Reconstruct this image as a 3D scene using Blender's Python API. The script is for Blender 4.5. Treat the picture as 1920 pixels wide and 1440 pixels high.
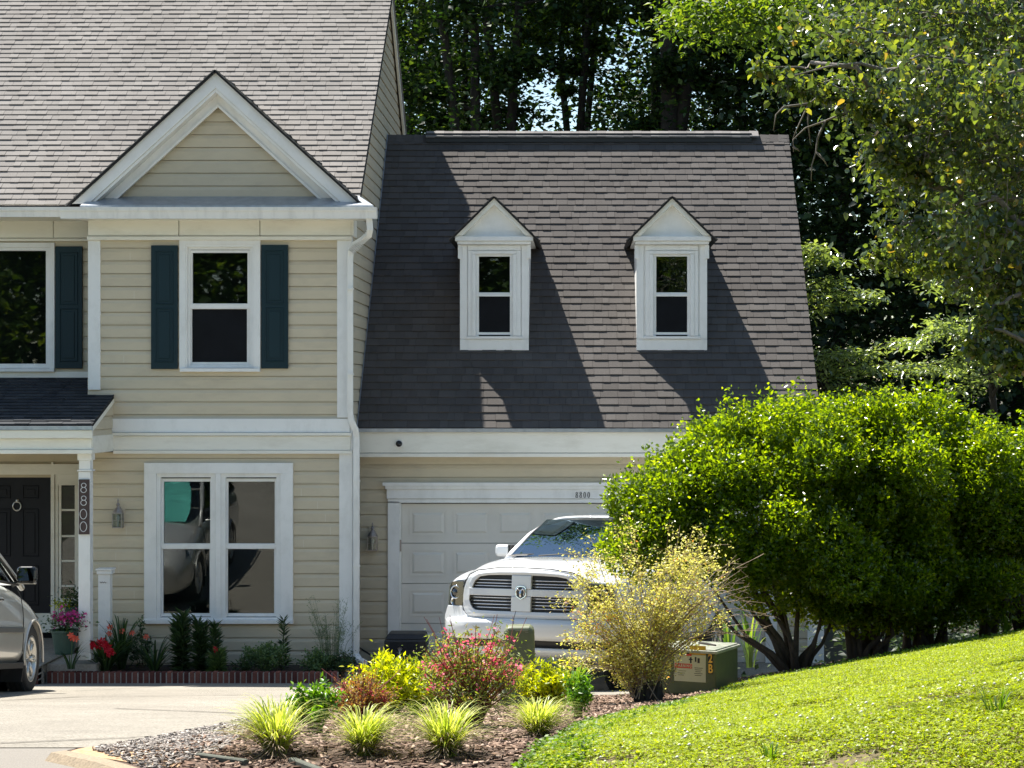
import bpy, bmesh, math, random
import numpy as np
from mathutils import Vector, Matrix
R = math.radians
scene = bpy.context.scene
for o in list(bpy.data.objects): bpy.data.objects.remove(o, do_unlink=True)
COL = scene.collection
# ------------------------------------------------------------ camera
FPX = 3948.0; VX = 1087.0; HY = 737.0; CZ = 3.6
cam_d = bpy.data.cameras.new('camera'); cam = bpy.data.objects.new('camera', cam_d); COL.objects.link(cam)
cam.location = (0, 0, CZ); cam.rotation_euler = (R(90), 0, 0)
cam_d.sensor_width = 36; cam_d.lens = 36*FPX/1920
cam_d.shift_x = -(VX-960)/1920; cam_d.shift_y = (HY-720)/1920
cam_d.clip_end = 2000; cam_d.clip_start = 0.1
scene.camera = cam
# ------------------------------------------------------------ world and sun
SUN = Vector((-.35, .395, 1.0)).normalized()      # towards the sun
EL = math.asin(SUN.z); AZ = math.atan2(SUN.x, SUN.y)
world = bpy.data.worlds.new("World"); scene.world = world; world.use_nodes = True
wn = world.node_tree; wn.nodes.clear()
sky = wn.nodes.new('ShaderNodeTexSky'); sky.sky_type = 'NISHITA'; sky.sun_disc = False
sky.sun_elevation = EL; sky.sun_rotation = AZ; sky.air_density = 1.0; sky.dust_density = 0.3; sky.ozone_density = 4.0
bg = wn.nodes.new('ShaderNodeBackground'); bg.inputs[1].default_value = 0.095
wo = wn.nodes.new('ShaderNodeOutputWorld')
wb = wn.nodes.new('ShaderNodeMix'); wb.data_type = 'RGBA'; wb.blend_type = 'MULTIPLY'; wb.inputs[0].default_value = 1; wb.inputs[7].default_value = (1.06, .98, .84, 1)
wn.links.new(sky.outputs[0], wb.inputs[6]); wn.links.new(wb.outputs[2], bg.inputs[0]); wn.links.new(bg.outputs[0], wo.inputs[0])
sd = bpy.data.lights.new('sun', 'SUN'); sd.energy = 5.0; sd.angle = R(0.55); sd.color = (1.0, .955, .87)
sun = bpy.data.objects.new('sun', sd); COL.objects.link(sun)
sun.rotation_euler = SUN.to_track_quat('Z', 'Y').to_euler(); sun.location = (-20, 20, 60)
scene.view_settings.view_transform = 'Standard'; scene.view_settings.look = 'None'
scene.view_settings.exposure = 1.22; scene.view_settings.gamma = 1.0
scene.cycles.max_bounces = 7; scene.cycles.diffuse_bounces = 4; scene.cycles.glossy_bounces = 3
scene.cycles.transmission_bounces = 4; scene.cycles.transparent_max_bounces = 8
scene.cycles.sample_clamp_indirect = 6.0; scene.cycles.caustics_reflective = False; scene.cycles.caustics_refractive = False

# ------------------------------------------------------------ helpers
def W(x, y, Y): return ((x-VX)*Y/FPX, Y, CZ-(y-HY)*Y/FPX)
def PX(x, Y): return (x-VX)*Y/FPX
def PZ(y, Y): return CZ-(y-HY)*Y/FPX

class MB:
    def __init__(s): s.v = []; s.f = []
    def add(s, vs, fs):
        n = len(s.v); s.v += [tuple(v) for v in vs]; s.f += [tuple(i+n for i in f) for f in fs]; return s
    def box(s, x0, x1, y0, y1, z0, z1):
        if x0 > x1: x0, x1 = x1, x0
        if y0 > y1: y0, y1 = y1, y0
        if z0 > z1: z0, z1 = z1, z0
        return s.add([(x0,y0,z0),(x1,y0,z0),(x1,y1,z0),(x0,y1,z0),(x0,y0,z1),(x1,y0,z1),(x1,y1,z1),(x0,y1,z1)],
              [(0,3,2,1),(4,5,6,7),(0,1,5,4),(1,2,6,5),(2,3,7,6),(3,0,4,7)])
    def pbox(s, px0, px1, py0, py1, Y, d=.03, back=0.0):
        """box whose front face fills those photo pixels at distance Y, d deep behind it"""
        return s.box(PX(px0,Y), PX(px1,Y), Y, Y+d+back, PZ(py0,Y), PZ(py1,Y))
    def prism(s, pts, off):
        """polygon pts (3D, planar) pushed along off"""
        n = len(pts); a = [Vector(p) for p in pts]; b = [p+Vector(off) for p in a]
        fs = [tuple(range(n)), tuple(range(2*n-1, n-1, -1))]
        for i in range(n): j = (i+1) % n; fs.append((i, i+n, j+n, j))
        return s.add(a+b, fs)
    def tube(s, pts, rad, n=6, cap=True):
        pts = [Vector(p) for p in pts]; m = len(pts)
        if not hasattr(rad, '__len__'): rad = [rad]*m
        vs = []; up = None
        for i, p in enumerate(pts):
            t = (pts[min(i+1, m-1)]-pts[max(i-1, 0)])
            if t.length < 1e-9: t = Vector((0,0,1))
            t.normalize()
            if up is None:
                up = Vector((0,0,1)) if abs(t.z) < .9 else Vector((1,0,0))
            a = t.cross(up)
            if a.length < 1e-6: a = t.cross(Vector((0,1,0)))
            a.normalize(); b = a.cross(t).normalized(); up = b
            for k in range(n):
                an = 2*math.pi*k/n; vs.append(p+(a*math.cos(an)+b*math.sin(an))*rad[i])
        fs = []
        for i in range(m-1):
            for k in range(n):
                l = (k+1) % n; fs.append((i*n+k, i*n+l, (i+1)*n+l, (i+1)*n+k))
        if cap: fs += [tuple(range(n-1, -1, -1)), tuple((m-1)*n+k for k in range(n))]
        return s.add(vs, fs)
    def lathe(s, prof, c, n=24, axis='z'):
        """prof: (radius, height) rows"""
        vs = []; fs = []
        for r, h in prof:
            for k in range(n):
                a = 2*math.pi*k/n; x, y = r*math.cos(a), r*math.sin(a)
                vs.append((c[0]+x, c[1]+y, c[2]+h) if axis == 'z' else ((c[0]+h, c[1]+x, c[2]+y) if axis == 'x' else (c[0]+x, c[1]+h, c[2]+y)))
        for i in range(len(prof)-1):
            for k in range(n):
                l = (k+1) % n; fs.append((i*n+k, i*n+l, (i+1)*n+l, (i+1)*n+k))
        return s.add(vs, fs)
    def build(s, name, mat, parent=None, smooth=False, bevel=0, seg=1, subs=0):
        me = bpy.data.meshes.new(name); me.from_pydata(s.v, [], s.f); me.update()
        o = bpy.data.objects.new(name, me); COL.objects.link(o)
        if mat is not None: me.materials.append(mat)
        if parent is not None: o.parent = parent
        bm = bmesh.new(); bm.from_mesh(me); bmesh.ops.recalc_face_normals(bm, faces=bm.faces); bm.to_mesh(me); bm.free()
        if smooth: me.polygons.foreach_set('use_smooth', [True]*len(me.polygons))
        if bevel:
            m = o.modifiers.new('b', 'BEVEL'); m.width = bevel; m.segments = seg; m.limit_method = 'ANGLE'; m.angle_limit = R(40)
        if subs:
            m = o.modifiers.new('s', 'SUBSURF'); m.levels = subs; m.render_levels = subs
        return o

def tag(o, label=None, cat=None, group=None, kind=None):
    if label: o['label'] = label
    if cat: o['category'] = cat
    if group: o['group'] = group
    if kind: o['kind'] = kind
    return o
def empty(name, loc=(0,0,0), rot=(0,0,0)):
    o = bpy.data.objects.new(name, None); o.empty_display_size = .2; COL.objects.link(o)
    o.location = loc; o.rotation_euler = rot; return o
def root_at(name, loc, label, cat, group=None):
    """an Empty at the thing's base whose parts are written in world coordinates"""
    o = empty(name, loc); tag(o, label, cat, group); return o
def under(o, root):
    """keep a part written in world coordinates where it is, under its root"""
    o.parent = root; o.matrix_parent_inverse = Matrix.Translation(-Vector(root.location)); return o
def copy_tree(o, parent=None):
    c = o.copy(); COL.objects.link(c)
    if parent is not None: c.parent = parent
    for ch in list(o.children): copy_tree(ch, c)
    return c
def bake(o):
    """apply modifiers"""
    dg = bpy.context.evaluated_depsgraph_get(); dg.update()
    me = bpy.data.meshes.new_from_object(o.evaluated_get(dg)); old = o.data
    o.modifiers.clear(); o.data = me; bpy.data.meshes.remove(old); return o

def mesh_np(name, V, F, mat, parent=None, smooth=False):
    """V (n,3); F (m,k) one face size"""
    V = np.asarray(V, dtype=np.float32); F = np.asarray(F, dtype=np.int32); m, k = F.shape
    me = bpy.data.meshes.new(name); me.vertices.add(len(V)); me.vertices.foreach_set('co', V.ravel())
    me.loops.add(m*k); me.loops.foreach_set('vertex_index', F.ravel())
    me.polygons.add(m); me.polygons.foreach_set('loop_start', np.arange(0, m*k, k, dtype=np.int32))
    try: me.polygons.foreach_set('loop_total', np.full(m, k, dtype=np.int32))
    except Exception: pass
    if smooth: me.polygons.foreach_set('use_smooth', np.ones(m, dtype=bool))
    me.update(calc_edges=True); me.validate()
    me.materials.append(mat)
    o = bpy.data.objects.new(name, me); COL.objects.link(o)
    if parent is not None: o.parent = parent
    return o
def rdir(n, rng, zb=0.0, zs=1.0):
    d = rng.normal(size=(n, 3)); d[:, 2] = d[:, 2]*zs+zb; d /= np.linalg.norm(d, axis=1)[:, None]+1e-9; return d
def leaf_arrays(P, D, N, L, wr=.5, fold=.12):
    """folded diamond leaves: base P, direction D, normal hint N, length L"""
    n = len(P); L = np.broadcast_to(np.asarray(L, float), (n,))[:, None]
    S = np.cross(D, N); S /= np.linalg.norm(S, axis=1)[:, None]+1e-9; NN = np.cross(S, D)
    a = P; b = P+D*L*.45+S*L*wr*.5+NN*L*fold; c = P+D*L; d = P+D*L*.45-S*L*wr*.5+NN*L*fold
    V = np.stack([a, b, c, d], 1).reshape(-1, 3); i = np.arange(n)[:, None]*4
    F = np.concatenate([i+np.array([[0, 1, 2]]), i+np.array([[0, 2, 3]])], 1).reshape(-1, 3)
    return V, F
def leaves(name, P, L, mat, rng, parent=None, zb=0.0, zs=.6, wr=.5, nup=.8, D=None, fold=.12):
    n = len(P)
    if D is None: D = rdir(n, rng, zb, zs)
    N = rdir(n, rng)*(1-nup)+np.array([0, 0, 1.0])*nup+rng.normal(size=(n, 3))*.15
    V, F = leaf_arrays(np.asarray(P, float), D, N, L, wr, fold)
    return mesh_np(name, V, F, mat, parent)
def blades_arrays(P, A, H, Ln, Wd, droop, k=4):
    """arching blades: base P, azimuth A, height H, reach Ln, width Wd"""
    n = len(P); t = np.linspace(0, 1, k+1)
    c = np.stack([np.cos(A), np.sin(A), np.zeros(n)], 1); s = np.stack([-np.sin(A), np.cos(A), np.zeros(n)], 1)
    out = []
    for q in t:
        pos = P+c*(Ln*q**1.4)[:, None]+np.array([0, 0, 1.0])*(H*(q*(1+droop)-droop*q**3*1.0))[:, None]
        w = Wd*(1-q**2.2)*.5+Wd*.03
        out.append(pos+s*w[:, None]); out.append(pos-s*w[:, None])
    V = np.stack(out, 1).reshape(-1, 3); base = np.arange(n)[:, None]*(2*(k+1)); F = []
    for j in range(k): F.append(base+np.array([[2*j, 2*j+1, 2*j+3, 2*j+2]]))
    return V, np.concatenate(F, 0)

# ------------------------------------------------------------ materials
def nodes(name):
    m = bpy.data.materials.new(name); m.use_nodes = True; nt = m.node_tree
    return m, nt, nt.nodes, nt.links, nt.nodes['Principled BSDF']
def noise(nt, scale, detail=4, rough=.6, vec=None, stretch=None):
    tc = nt.nodes.new('ShaderNodeTexCoord'); n = nt.nodes.new('ShaderNodeTexNoise')
    n.inputs['Scale'].default_value = scale; n.inputs['Detail'].default_value = detail; n.inputs['Roughness'].default_value = rough
    if stretch:
        mp = nt.nodes.new('ShaderNodeMapping'); mp.inputs['Scale'].default_value = stretch
        nt.links.new(tc.outputs['Object'], mp.inputs['Vector']); nt.links.new(mp.outputs['Vector'], n.inputs['Vector'])
    else: nt.links.new(tc.outputs['Object'], n.inputs['Vector'])
    return n
def ramp(nt, src, stops):
    r = nt.nodes.new('ShaderNodeValToRGB'); e = r.color_ramp.elements
    while len(e) < len(stops): e.new(.5)
    for i, (p, c) in enumerate(stops): e[i].position = p; e[i].color = (*c, 1)
    nt.links.new(src, r.inputs[0]); return r
def mixc(nt, a, b, fac, mode='MIX'):
    m = nt.nodes.new('ShaderNodeMix'); m.data_type = 'RGBA'; m.blend_type = mode
    for i, s in ((0, fac), (6, a), (7, b)):
        if hasattr(s, 'links') or hasattr(s, 'is_linked'): nt.links.new(s, m.inputs[i])
        elif i == 0: m.inputs[0].default_value = s
        else: m.inputs[i].default_value = (*s, 1)
    return m.outputs[2]
def plain(name, col, rough=.5, metal=0, spec=.5, var=.08, scale=6, bump=0, bscale=60, coat=0, dirt=None, dscale=2.5, stretch=None):
    m, nt, N, L, p = nodes(name)
    n = noise(nt, scale, 5, .6, stretch=stretch)
    lo = tuple(c*(1-var) for c in col); hi = tuple(min(1, c*(1+var)) for c in col)
    r = ramp(nt, n.outputs[0], [(.3, lo), (.7, hi)]); out = r.outputs[0]
    if dirt:
        n2 = noise(nt, dscale, 7, .7, stretch=stretch); r2 = ramp(nt, n2.outputs[0], [(.48, (0,0,0)), (.75, (1,1,1))])
        mm = N.new('ShaderNodeMath'); mm.operation = 'MULTIPLY'; mm.inputs[1].default_value = dirt[3]
        L.new(r2.outputs[0], mm.inputs[0]); out = mixc(nt, out, dirt[:3], mm.outputs[0])
    L.new(out, p.inputs['Base Color']); p.inputs['Roughness'].default_value = rough; p.inputs['Metallic'].default_value = metal
    p.inputs['Specular IOR Level'].default_value = spec
    if coat: p.inputs['Coat Weight'].default_value = coat; p.inputs['Coat Roughness'].default_value = .04
    if bump:
        nb = noise(nt, bscale, 3, .6); b = N.new('ShaderNodeBump'); b.inputs['Strength'].default_value = bump; b.inputs['Distance'].default_value = .01
        L.new(nb.outputs[0], b.inputs['Height']); L.new(b.outputs[0], p.inputs['Normal'])
    return m
def leafmat(name, stops, trans=.35, rough=.45, spec=.5, tcol=None, tv=2.0):
    """leaf colour picked at random for every leaf; translucent"""
    m, nt, N, L, p = nodes(name)
    g = N.new('ShaderNodeNewGeometry'); r = ramp(nt, g.outputs['Random Per Island'], stops)
    L.new(r.outputs[0], p.inputs['Base Color']); p.inputs['Roughness'].default_value = rough; p.inputs['Specular IOR Level'].default_value = spec
    t = N.new('ShaderNodeBsdfTranslucent')
    tc = mixc(nt, r.outputs[0], tcol or (1.0, 1.0, .25), 1.0, 'MULTIPLY')
    hs = N.new('ShaderNodeHueSaturation'); hs.inputs['Value'].default_value = tv; L.new(tc, hs.inputs['Color']); L.new(hs.outputs[0], t.inputs[0])
    mx = N.new('ShaderNodeMixShader'); mx.inputs[0].default_value = trans
    L.new(p.outputs[0], mx.inputs[1]); L.new(t.outputs[0], mx.inputs[2]); L.new(mx.outputs[0], N['Material Output'].inputs[0])
    return m
def islandmat(name, stops, rough=.9, bump=.6, bscale=220, spec=.2, speck=.25):
    """each tab or chip its own tone, with fine granules"""
    m, nt, N, L, p = nodes(name)
    g = N.new('ShaderNodeNewGeometry'); r = ramp(nt, g.outputs['Random Per Island'], stops)
    n = noise(nt, bscale, 2, .7); r2 = ramp(nt, n.outputs[0], [(.3, (1-speck,)*3), (.7, (1+speck,)*3)])
    n3 = noise(nt, .9, 4, .6); r3 = ramp(nt, n3.outputs[0], [(.3, (.86,)*3), (.7, (1.1,)*3)])
    c = mixc(nt, r.outputs[0], r2.outputs[0], 1.0, 'MULTIPLY'); c = mixc(nt, c, r3.outputs[0], 1.0, 'MULTIPLY')
    L.new(c, p.inputs['Base Color']); p.inputs['Roughness'].default_value = rough; p.inputs['Specular IOR Level'].default_value = spec
    if bump:
        b = N.new('ShaderNodeBump'); b.inputs['Strength'].default_value = bump; b.inputs['Distance'].default_value = .004
        L.new(n.outputs[0], b.inputs['Height']); L.new(b.outputs[0], p.inputs['Normal'])
    return m
def glassmat(name, tint=(.72,.78,.76), wav=.0, spec=1.0, gcol=(.95,.97,1)):
    """window pane: dark room behind, mirror-like front"""
    m, nt, N, L, p = nodes(name)
    gl = N.new('ShaderNodeBsdfGlossy'); gl.inputs['Roughness'].default_value = .012; gl.inputs[0].default_value = (*gcol,1)
    tr = N.new('ShaderNodeBsdfTransparent'); tr.inputs[0].default_value = (*tint,1)
    fr = N.new('ShaderNodeFresnel'); fr.inputs[0].default_value = 1.5*spec+.08
    if wav:
        n = noise(nt, 2.2, 1, .4); b = N.new('ShaderNodeBump'); b.inputs['Strength'].default_value = wav; b.inputs['Distance'].default_value = .02
        L.new(n.outputs[0], b.inputs['Height']); L.new(b.outputs[0], gl.inputs['Normal']); L.new(b.outputs[0], fr.inputs['Normal'])
    mx = N.new('ShaderNodeMixShader'); L.new(fr.outputs[0], mx.inputs[0]); L.new(tr.outputs[0], mx.inputs[1]); L.new(gl.outputs[0], mx.inputs[2])
    L.new(mx.outputs[0], N['Material Output'].inputs[0]); return m

M = {}
M['siding'] = plain('siding', (.61,.535,.395), .55, var=.05, scale=1.3, dirt=(.36,.32,.25,.35), dscale=1.8, stretch=(1,1,2.5), bump=.12, bscale=90)
M['trim'] = plain('trim_white', (.87,.87,.85), .5, var=.03, scale=3, dirt=(.52,.52,.48,.35), dscale=3.5, stretch=(1,1,.6))
M['cream'] = plain('trim_cream', (.86,.84,.755), .5, var=.03, scale=2, dirt=(.5,.46,.36,.4), dscale=2.2, stretch=(.6,1,2))
M['gdoor'] = plain('garage_door_paint', (.74,.71,.645), .5, var=.03, scale=2, dirt=(.5,.47,.4,.25), dscale=1.5)
M['gutter'] = plain('gutter_white', (.86,.85,.81), .38, var=.04, scale=3, dirt=(.45,.45,.42,.4), dscale=4, stretch=(2,1,.5))
M['flash'] = plain('flashing', (.42,.46,.52), .35, metal=.6, var=.15, scale=9, dirt=(.6,.62,.63,.5), dscale=6)
M['shutter'] = plain('shutter_paint', (.005,.026,.036), .5, spec=.3, var=.08, scale=30, stretch=(6,1,.5))
M['door'] = plain('door_paint', (.006,.008,.014), .45, spec=.25, var=.1)
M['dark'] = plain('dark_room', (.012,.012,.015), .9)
M['roofbase'] = plain('roof_felt', (.02,.02,.02), .95)
M['shingle_old'] = islandmat('shingle_weathered', [(0,(.198,.182,.168)),(.5,(.212,.196,.181)),(1,(.229,.212,.197))])
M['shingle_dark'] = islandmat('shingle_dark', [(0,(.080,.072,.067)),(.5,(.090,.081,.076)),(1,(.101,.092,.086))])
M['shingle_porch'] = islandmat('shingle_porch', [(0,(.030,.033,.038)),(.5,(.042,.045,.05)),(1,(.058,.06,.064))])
M['glass'] = glassmat('window_glass', spec=1.0)
M['glass_low'] = glassmat('window_glass_low', spec=1.0, wav=.03)
M['cglass'] = glassmat('car_glass', tint=(.22,.26,.25), spec=1.3)
M['wsglass'] = glassmat('windshield_glass', tint=(.10,.13,.14), spec=2.3, gcol=(.62,.84,1.0))  # gloss tinted blue to stand in for a bluer sky reflection
M['screened'] = plain('screened_pane', (.007,.008,.011), .5, spec=.12, var=.25, scale=4)
M['clearglass'] = glassmat('clear_windshield', tint=(.8,.86,.86), spec=1.0)
M['black'] = plain('black_plastic', (.014,.014,.015), .45, var=.2)
M['rubber'] = plain('rubber', (.018,.018,.018), .75, var=.2, bump=.3, bscale=120)
M['chrome'] = plain('chrome', (.75,.76,.78), .08, metal=1, var=.02)
M['alloy'] = plain('alloy', (.62,.61,.58), .28, metal=.8, var=.05)
M['pewter'] = plain('pewter', (.33,.30,.28), .4, metal=.5, var=.2, scale=30)
M['concrete'] = None
# ------------------------------------------------------------ terrain
def sst(a, b, x):
    t = min(1, max(0, (x-a)/(b-a))); return t*t*(3-2*t)
def G(X, Y):
    if Y >= 26: z = 0.0
    elif Y >= 10.2: z = 1.89-.11812*(Y-10.2+.2)+.0237*0
    else: z = 1.866
    if Y < 26: z = max(0, .11812*(26-max(Y, 10.2)))
    d = X-.6; m = .165*(d if d > .5 else (.0 if d < -.5 else (d+.5)**2/2))
    if X > 5: m = .165*(4.4+(X-5)*.3)
    f = 1-sst(20.8, 24.5, Y); g = sst(6.5, 9.5, Y)
    z += m*f*g
    if Y < 9.6: z -= .1*(1-sst(8.2, 9.6, Y))
    if Y > 34: z += .02*(Y-34)
    if Y < -8: z += .03*(-8-Y)
    return z
def drape(poly, dz, name, mat, cell=.5, kind='structure', jit=0):
    bm = bmesh.new(); vs = [bm.verts.new((x, y, 0)) for x, y in poly]; bm.faces.new(vs)
    xs = [p[0] for p in poly]; ys = [p[1] for p in poly]
    def cut(ax, lo, hi):
        n = int((hi-lo)/cell)
        for i in range(1, n+1):
            c = lo+(hi-lo)*i/(n+1); co = (c, 0, 0) if ax == 0 else (0, c, 0); no = (1, 0, 0) if ax == 0 else (0, 1, 0)
            bmesh.ops.bisect_plane(bm, geom=bm.verts[:]+bm.edges[:]+bm.faces[:], plane_co=co, plane_no=no, dist=1e-5)
    cut(0, min(xs), max(xs)); cut(1, min(ys), max(ys))
    for v in bm.verts: v.co.z = G(v.co.x, v.co.y)+dz
    bmesh.ops.triangulate(bm, faces=bm.faces)
    me = bpy.data.meshes.new(name); bm.normal_update()
    for f in bm.faces:
        if f.normal.z < 0: f.normal_flip()
    bm.to_mesh(me); bm.free(); me.polygons.foreach_set('use_smooth', [True]*len(me.polygons))
    o = bpy.data.objects.new(name, me); COL.objects.link(o); me.materials.append(mat); tag(o, kind=kind); return o
def axis_steps(lo, hi, flo, fhi, fine, coarse):
    a = list(np.arange(lo, flo, coarse))+list(np.arange(flo, fhi, fine))+list(np.arange(fhi, hi+coarse, coarse)); return a
xs = axis_steps(-160, 160, -10, 10, .5, 10); ys = axis_steps(-120, 220, -9, 36, .5, 8)
V = [(x, y, G(x, y)-.03) for y in ys for x in xs]; nx = len(xs)
F = [(j*nx+i, j*nx+i+1, (j+1)*nx+i+1, (j+1)*nx+i) for j in range(len(ys)-1) for i in range(nx-1)]
soil = plain('forest_soil', (.055,.045,.028), .95, var=.4, scale=3, dirt=(.05,.07,.02,.7), dscale=1.2)
ground = mesh_np('ground', V, F, soil, smooth=True); tag(ground, kind='structure')

def concretemat():
    m, nt, N, L, p = nodes('driveway_concrete')
    n1 = noise(nt, 60, 4, .85); r1 = ramp(nt, n1.outputs[0], [(.38, (.13,.115,.093)), (.49, (.27,.243,.203)), (.60, (.37,.338,.287))])
    n2 = noise(nt, .8, 5, .6); r2 = ramp(nt, n2.outputs[0], [(.3, (.8,.8,.8)), (.7, (1.1,1.1,1.1))])
    n4 = noise(nt, 9, 5, .75); r4 = ramp(nt, n4.outputs[0], [(.3, (.88,.87,.85)), (.7, (1.06,1.06,1.05))])
    c = mixc(nt, mixc(nt, r1.outputs[0], r2.outputs[0], 1, 'MULTIPLY'), r4.outputs[0], 1, 'MULTIPLY')
    L.new(c, p.inputs['Base Color']); p.inputs['Roughness'].default_value = .85; p.inputs['Specular IOR Level'].default_value = .3
    b = N.new('ShaderNodeBump'); b.inputs['Strength'].default_value = .35; b.inputs['Distance'].default_value = .006
    L.new(n1.outputs[0], b.inputs['Height']); L.new(b.outputs[0], p.inputs['Normal']); return m
M['concrete'] = concretemat()
M['road'] = plain('gutter_concrete', (.20,.178,.15), .85, var=.25, scale=120, dirt=(.12,.115,.11,.5), dscale=1.0, bump=.4, bscale=150)
M['curb'] = plain('curb_concrete', (.29,.225,.15), .9, var=.25, scale=70, dirt=(.19,.16,.12,.5), dscale=4, bump=.6, bscale=80)
drape([(-60,-30),(60,-30),(60,6.02),(-60,6.02)], -.004, 'street', M['road'], 2.0)
drape([(-12,6),(12,6),(12,8.35),(-1.0,8.35),(-1.45,8.75),(-1.95,9.3),(-2.5,9.95),(-2.5,10.7),(-12,10.7)], .0, 'road', M['road'], .25)
def gp(px, py):
    """point of the ground seen at a photo pixel"""
    Y = 8.0
    for i in range(900):
        X = PX(px, Y)
        if PZ(py, Y) <= G(X, Y): return (X, Y)
        Y += .03
    return (PX(px, Y), Y)
EDGE = [gp(*q) for q in ((1378,1293),(1450,1275),(1550,1260),(1650,1243),(1750,1227),(1850,1207),(1930,1190))]
# driveway: one sheet, joints modelled as narrow dark strips
drape([(-9.5,10.46),(-2.42,10.46),(-2.3,12.1),(-2.28,14),(-2.3,20.7),(3.3,20.7),(3.3,28.12),(-9.5,28.12)], .004, 'driveway', M['concrete'], .5)
joint = plain('joint_grime', (.09,.075,.06), .95, var=.3, scale=30)
def joint_line(pts, w=.012, name='driveway_joint'):
    mb = MB()
    for a, b in zip(pts[:-1], pts[1:]):
        n = max(2, int(math.hypot(b[0]-a[0], b[1]-a[1])/.25)); d = Vector((b[0]-a[0], b[1]-a[1], 0)).normalized(); s = Vector((-d.y, d.x, 0))
        for i in range(n):
            p = [(a[0]+(b[0]-a[0])*t/n, a[1]+(b[1]-a[1])*t/n) for t in (i, i+1)]
            ww = w*(.7+.6*random.random())/2
            q = [(p[0][0]+s.x*ww, p[0][1]+s.y*ww), (p[0][0]-s.x*ww, p[0][1]-s.y*ww), (p[1][0]-s.x*ww, p[1][1]-s.y*ww), (p[1][0]+s.x*ww, p[1][1]+s.y*ww)]
            mb.add([(x, y, G(x, y)+.009) for x, y in q], [(0,1,2,3)])
    return mb
random.seed(3)
jm = joint_line([gp(0,1315), gp(150,1308), gp(420,1305), gp(470,1304)], .04)
for pts in ([gp(215,1330), gp(480,1340)], [gp(0,1396), gp(320,1382)], [(-4.6,25.95), (-5.35,22.3)]):
    t = joint_line(pts, .015 if pts[0][1] > 25 else .035); jm.add(t.v, t.f)
tag(jm.build('driveway_joint_lines', joint), kind='structure')
# concrete lip along the bed, gutter apron, curb
lip = MB(); prev = None
for a in ((-2.47,10.2),(-2.36,11.2),(-2.31,12.1),(-2.28,14),(-2.29,17),(-2.30,20.7)):
    pass
def ribbon(pts, w, h0, h1, name, mat, dz=0, seg=.3, r=.03, label=None):
    """kerb-like solid running along pts"""
    P = []
    for a, b in zip(pts[:-1], pts[1:]):
        n = max(1, int(math.hypot(b[0]-a[0], b[1]-a[1])/seg))
        P += [(a[0]+(b[0]-a[0])*i/n, a[1]+(b[1]-a[1])*i/n) for i in range(n)]
    P.append(pts[-1]); vs = []; prof = [(-w/2, h0), (-w/2, h1-r), (-w/2+r, h1), (w/2-r, h1), (w/2, h1-r), (w/2, h0)]
    for i, p in enumerate(P):
        a = P[max(0, i-1)]; b = P[min(len(P)-1, i+1)]; d = Vector((b[0]-a[0], b[1]-a[1], 0)).normalized(); s = Vector((-d.y, d.x, 0))
        for (u, h) in prof:
            x, y = p[0]+s.x*u, p[1]+s.y*u; vs.append((x, y, G(*p)+h+dz))
    k = len(prof); fs = [(i*k+j, i*k+(j+1) % k, (i+1)*k+(j+1) % k, (i+1)*k+j) for i in range(len(P)-1) for j in range(k)]
    fs += [tuple(range(k)), tuple(range(len(vs)-k, len(vs)))]
    o = MB().add(vs, fs).build(name, mat, smooth=False); return o
tag(ribbon([(-2.41,10.7),(-2.33,12.1),(-2.30,14),(-2.32,20.6)], .11, -.08, .010, 'driveway_edge', M['concrete']), kind='structure')
tag(ribbon([(-2.47,9.98),(-2.2,9.72),(-1.9,9.38),(-1.5,8.92),(-1.1,8.55),(-.4,8.3),(1.5,8.15),(7,8.1),(20,8.1)], .17, -.2, .036, 'curb', M['curb'], r=.045), kind='structure')
# mulch bed
mulch = plain('mulch_soil', (.10,.062,.042), .95, var=.5, scale=40, dirt=(.2,.14,.11,.6), dscale=14, bump=1, bscale=60)
BED = [(-2.25,10.75),(-2.46,10.7),(-2.5,10.05),(-2.1,9.75),(-1.72,9.35),(-1.3,8.9),(-.6,8.5),(-.3,8.6),(-.05,10.5),(.1,12.8),(.5,15.2),(1.0,16.6)]+EDGE+[(8,20.4),(8,21.9),(3.4,21.5),(1.0,20.7),(-2.25,20.7),(-2.25,14)]
drape(BED, .002, 'planting_bed', mulch, .3)
clov = plain('lawn_thatch', (.13,.10,.05), .95, var=.4, scale=25, dirt=(.16,.11,.07,.8), dscale=2.4, bump=1, bscale=80)
LAWN = [(-.34,8.45),(-.05,10.6),(.1,12.8),(.5,15.2),(1.0,16.6)]+EDGE+[(8,20.4),(14,20.6),(14,8.3),(.5,8.3)]
drape(LAWN, .001, 'lawn', clov, .4)
wbed = plain('wall_bed_soil', (.035,.026,.02), .95, var=.5, scale=40, bump=1, bscale=60)
tag(MB().box(-6.55, -3.02, 26.15, 27.3, -.05, .09).build('wall_bed', wbed), kind='structure')

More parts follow.
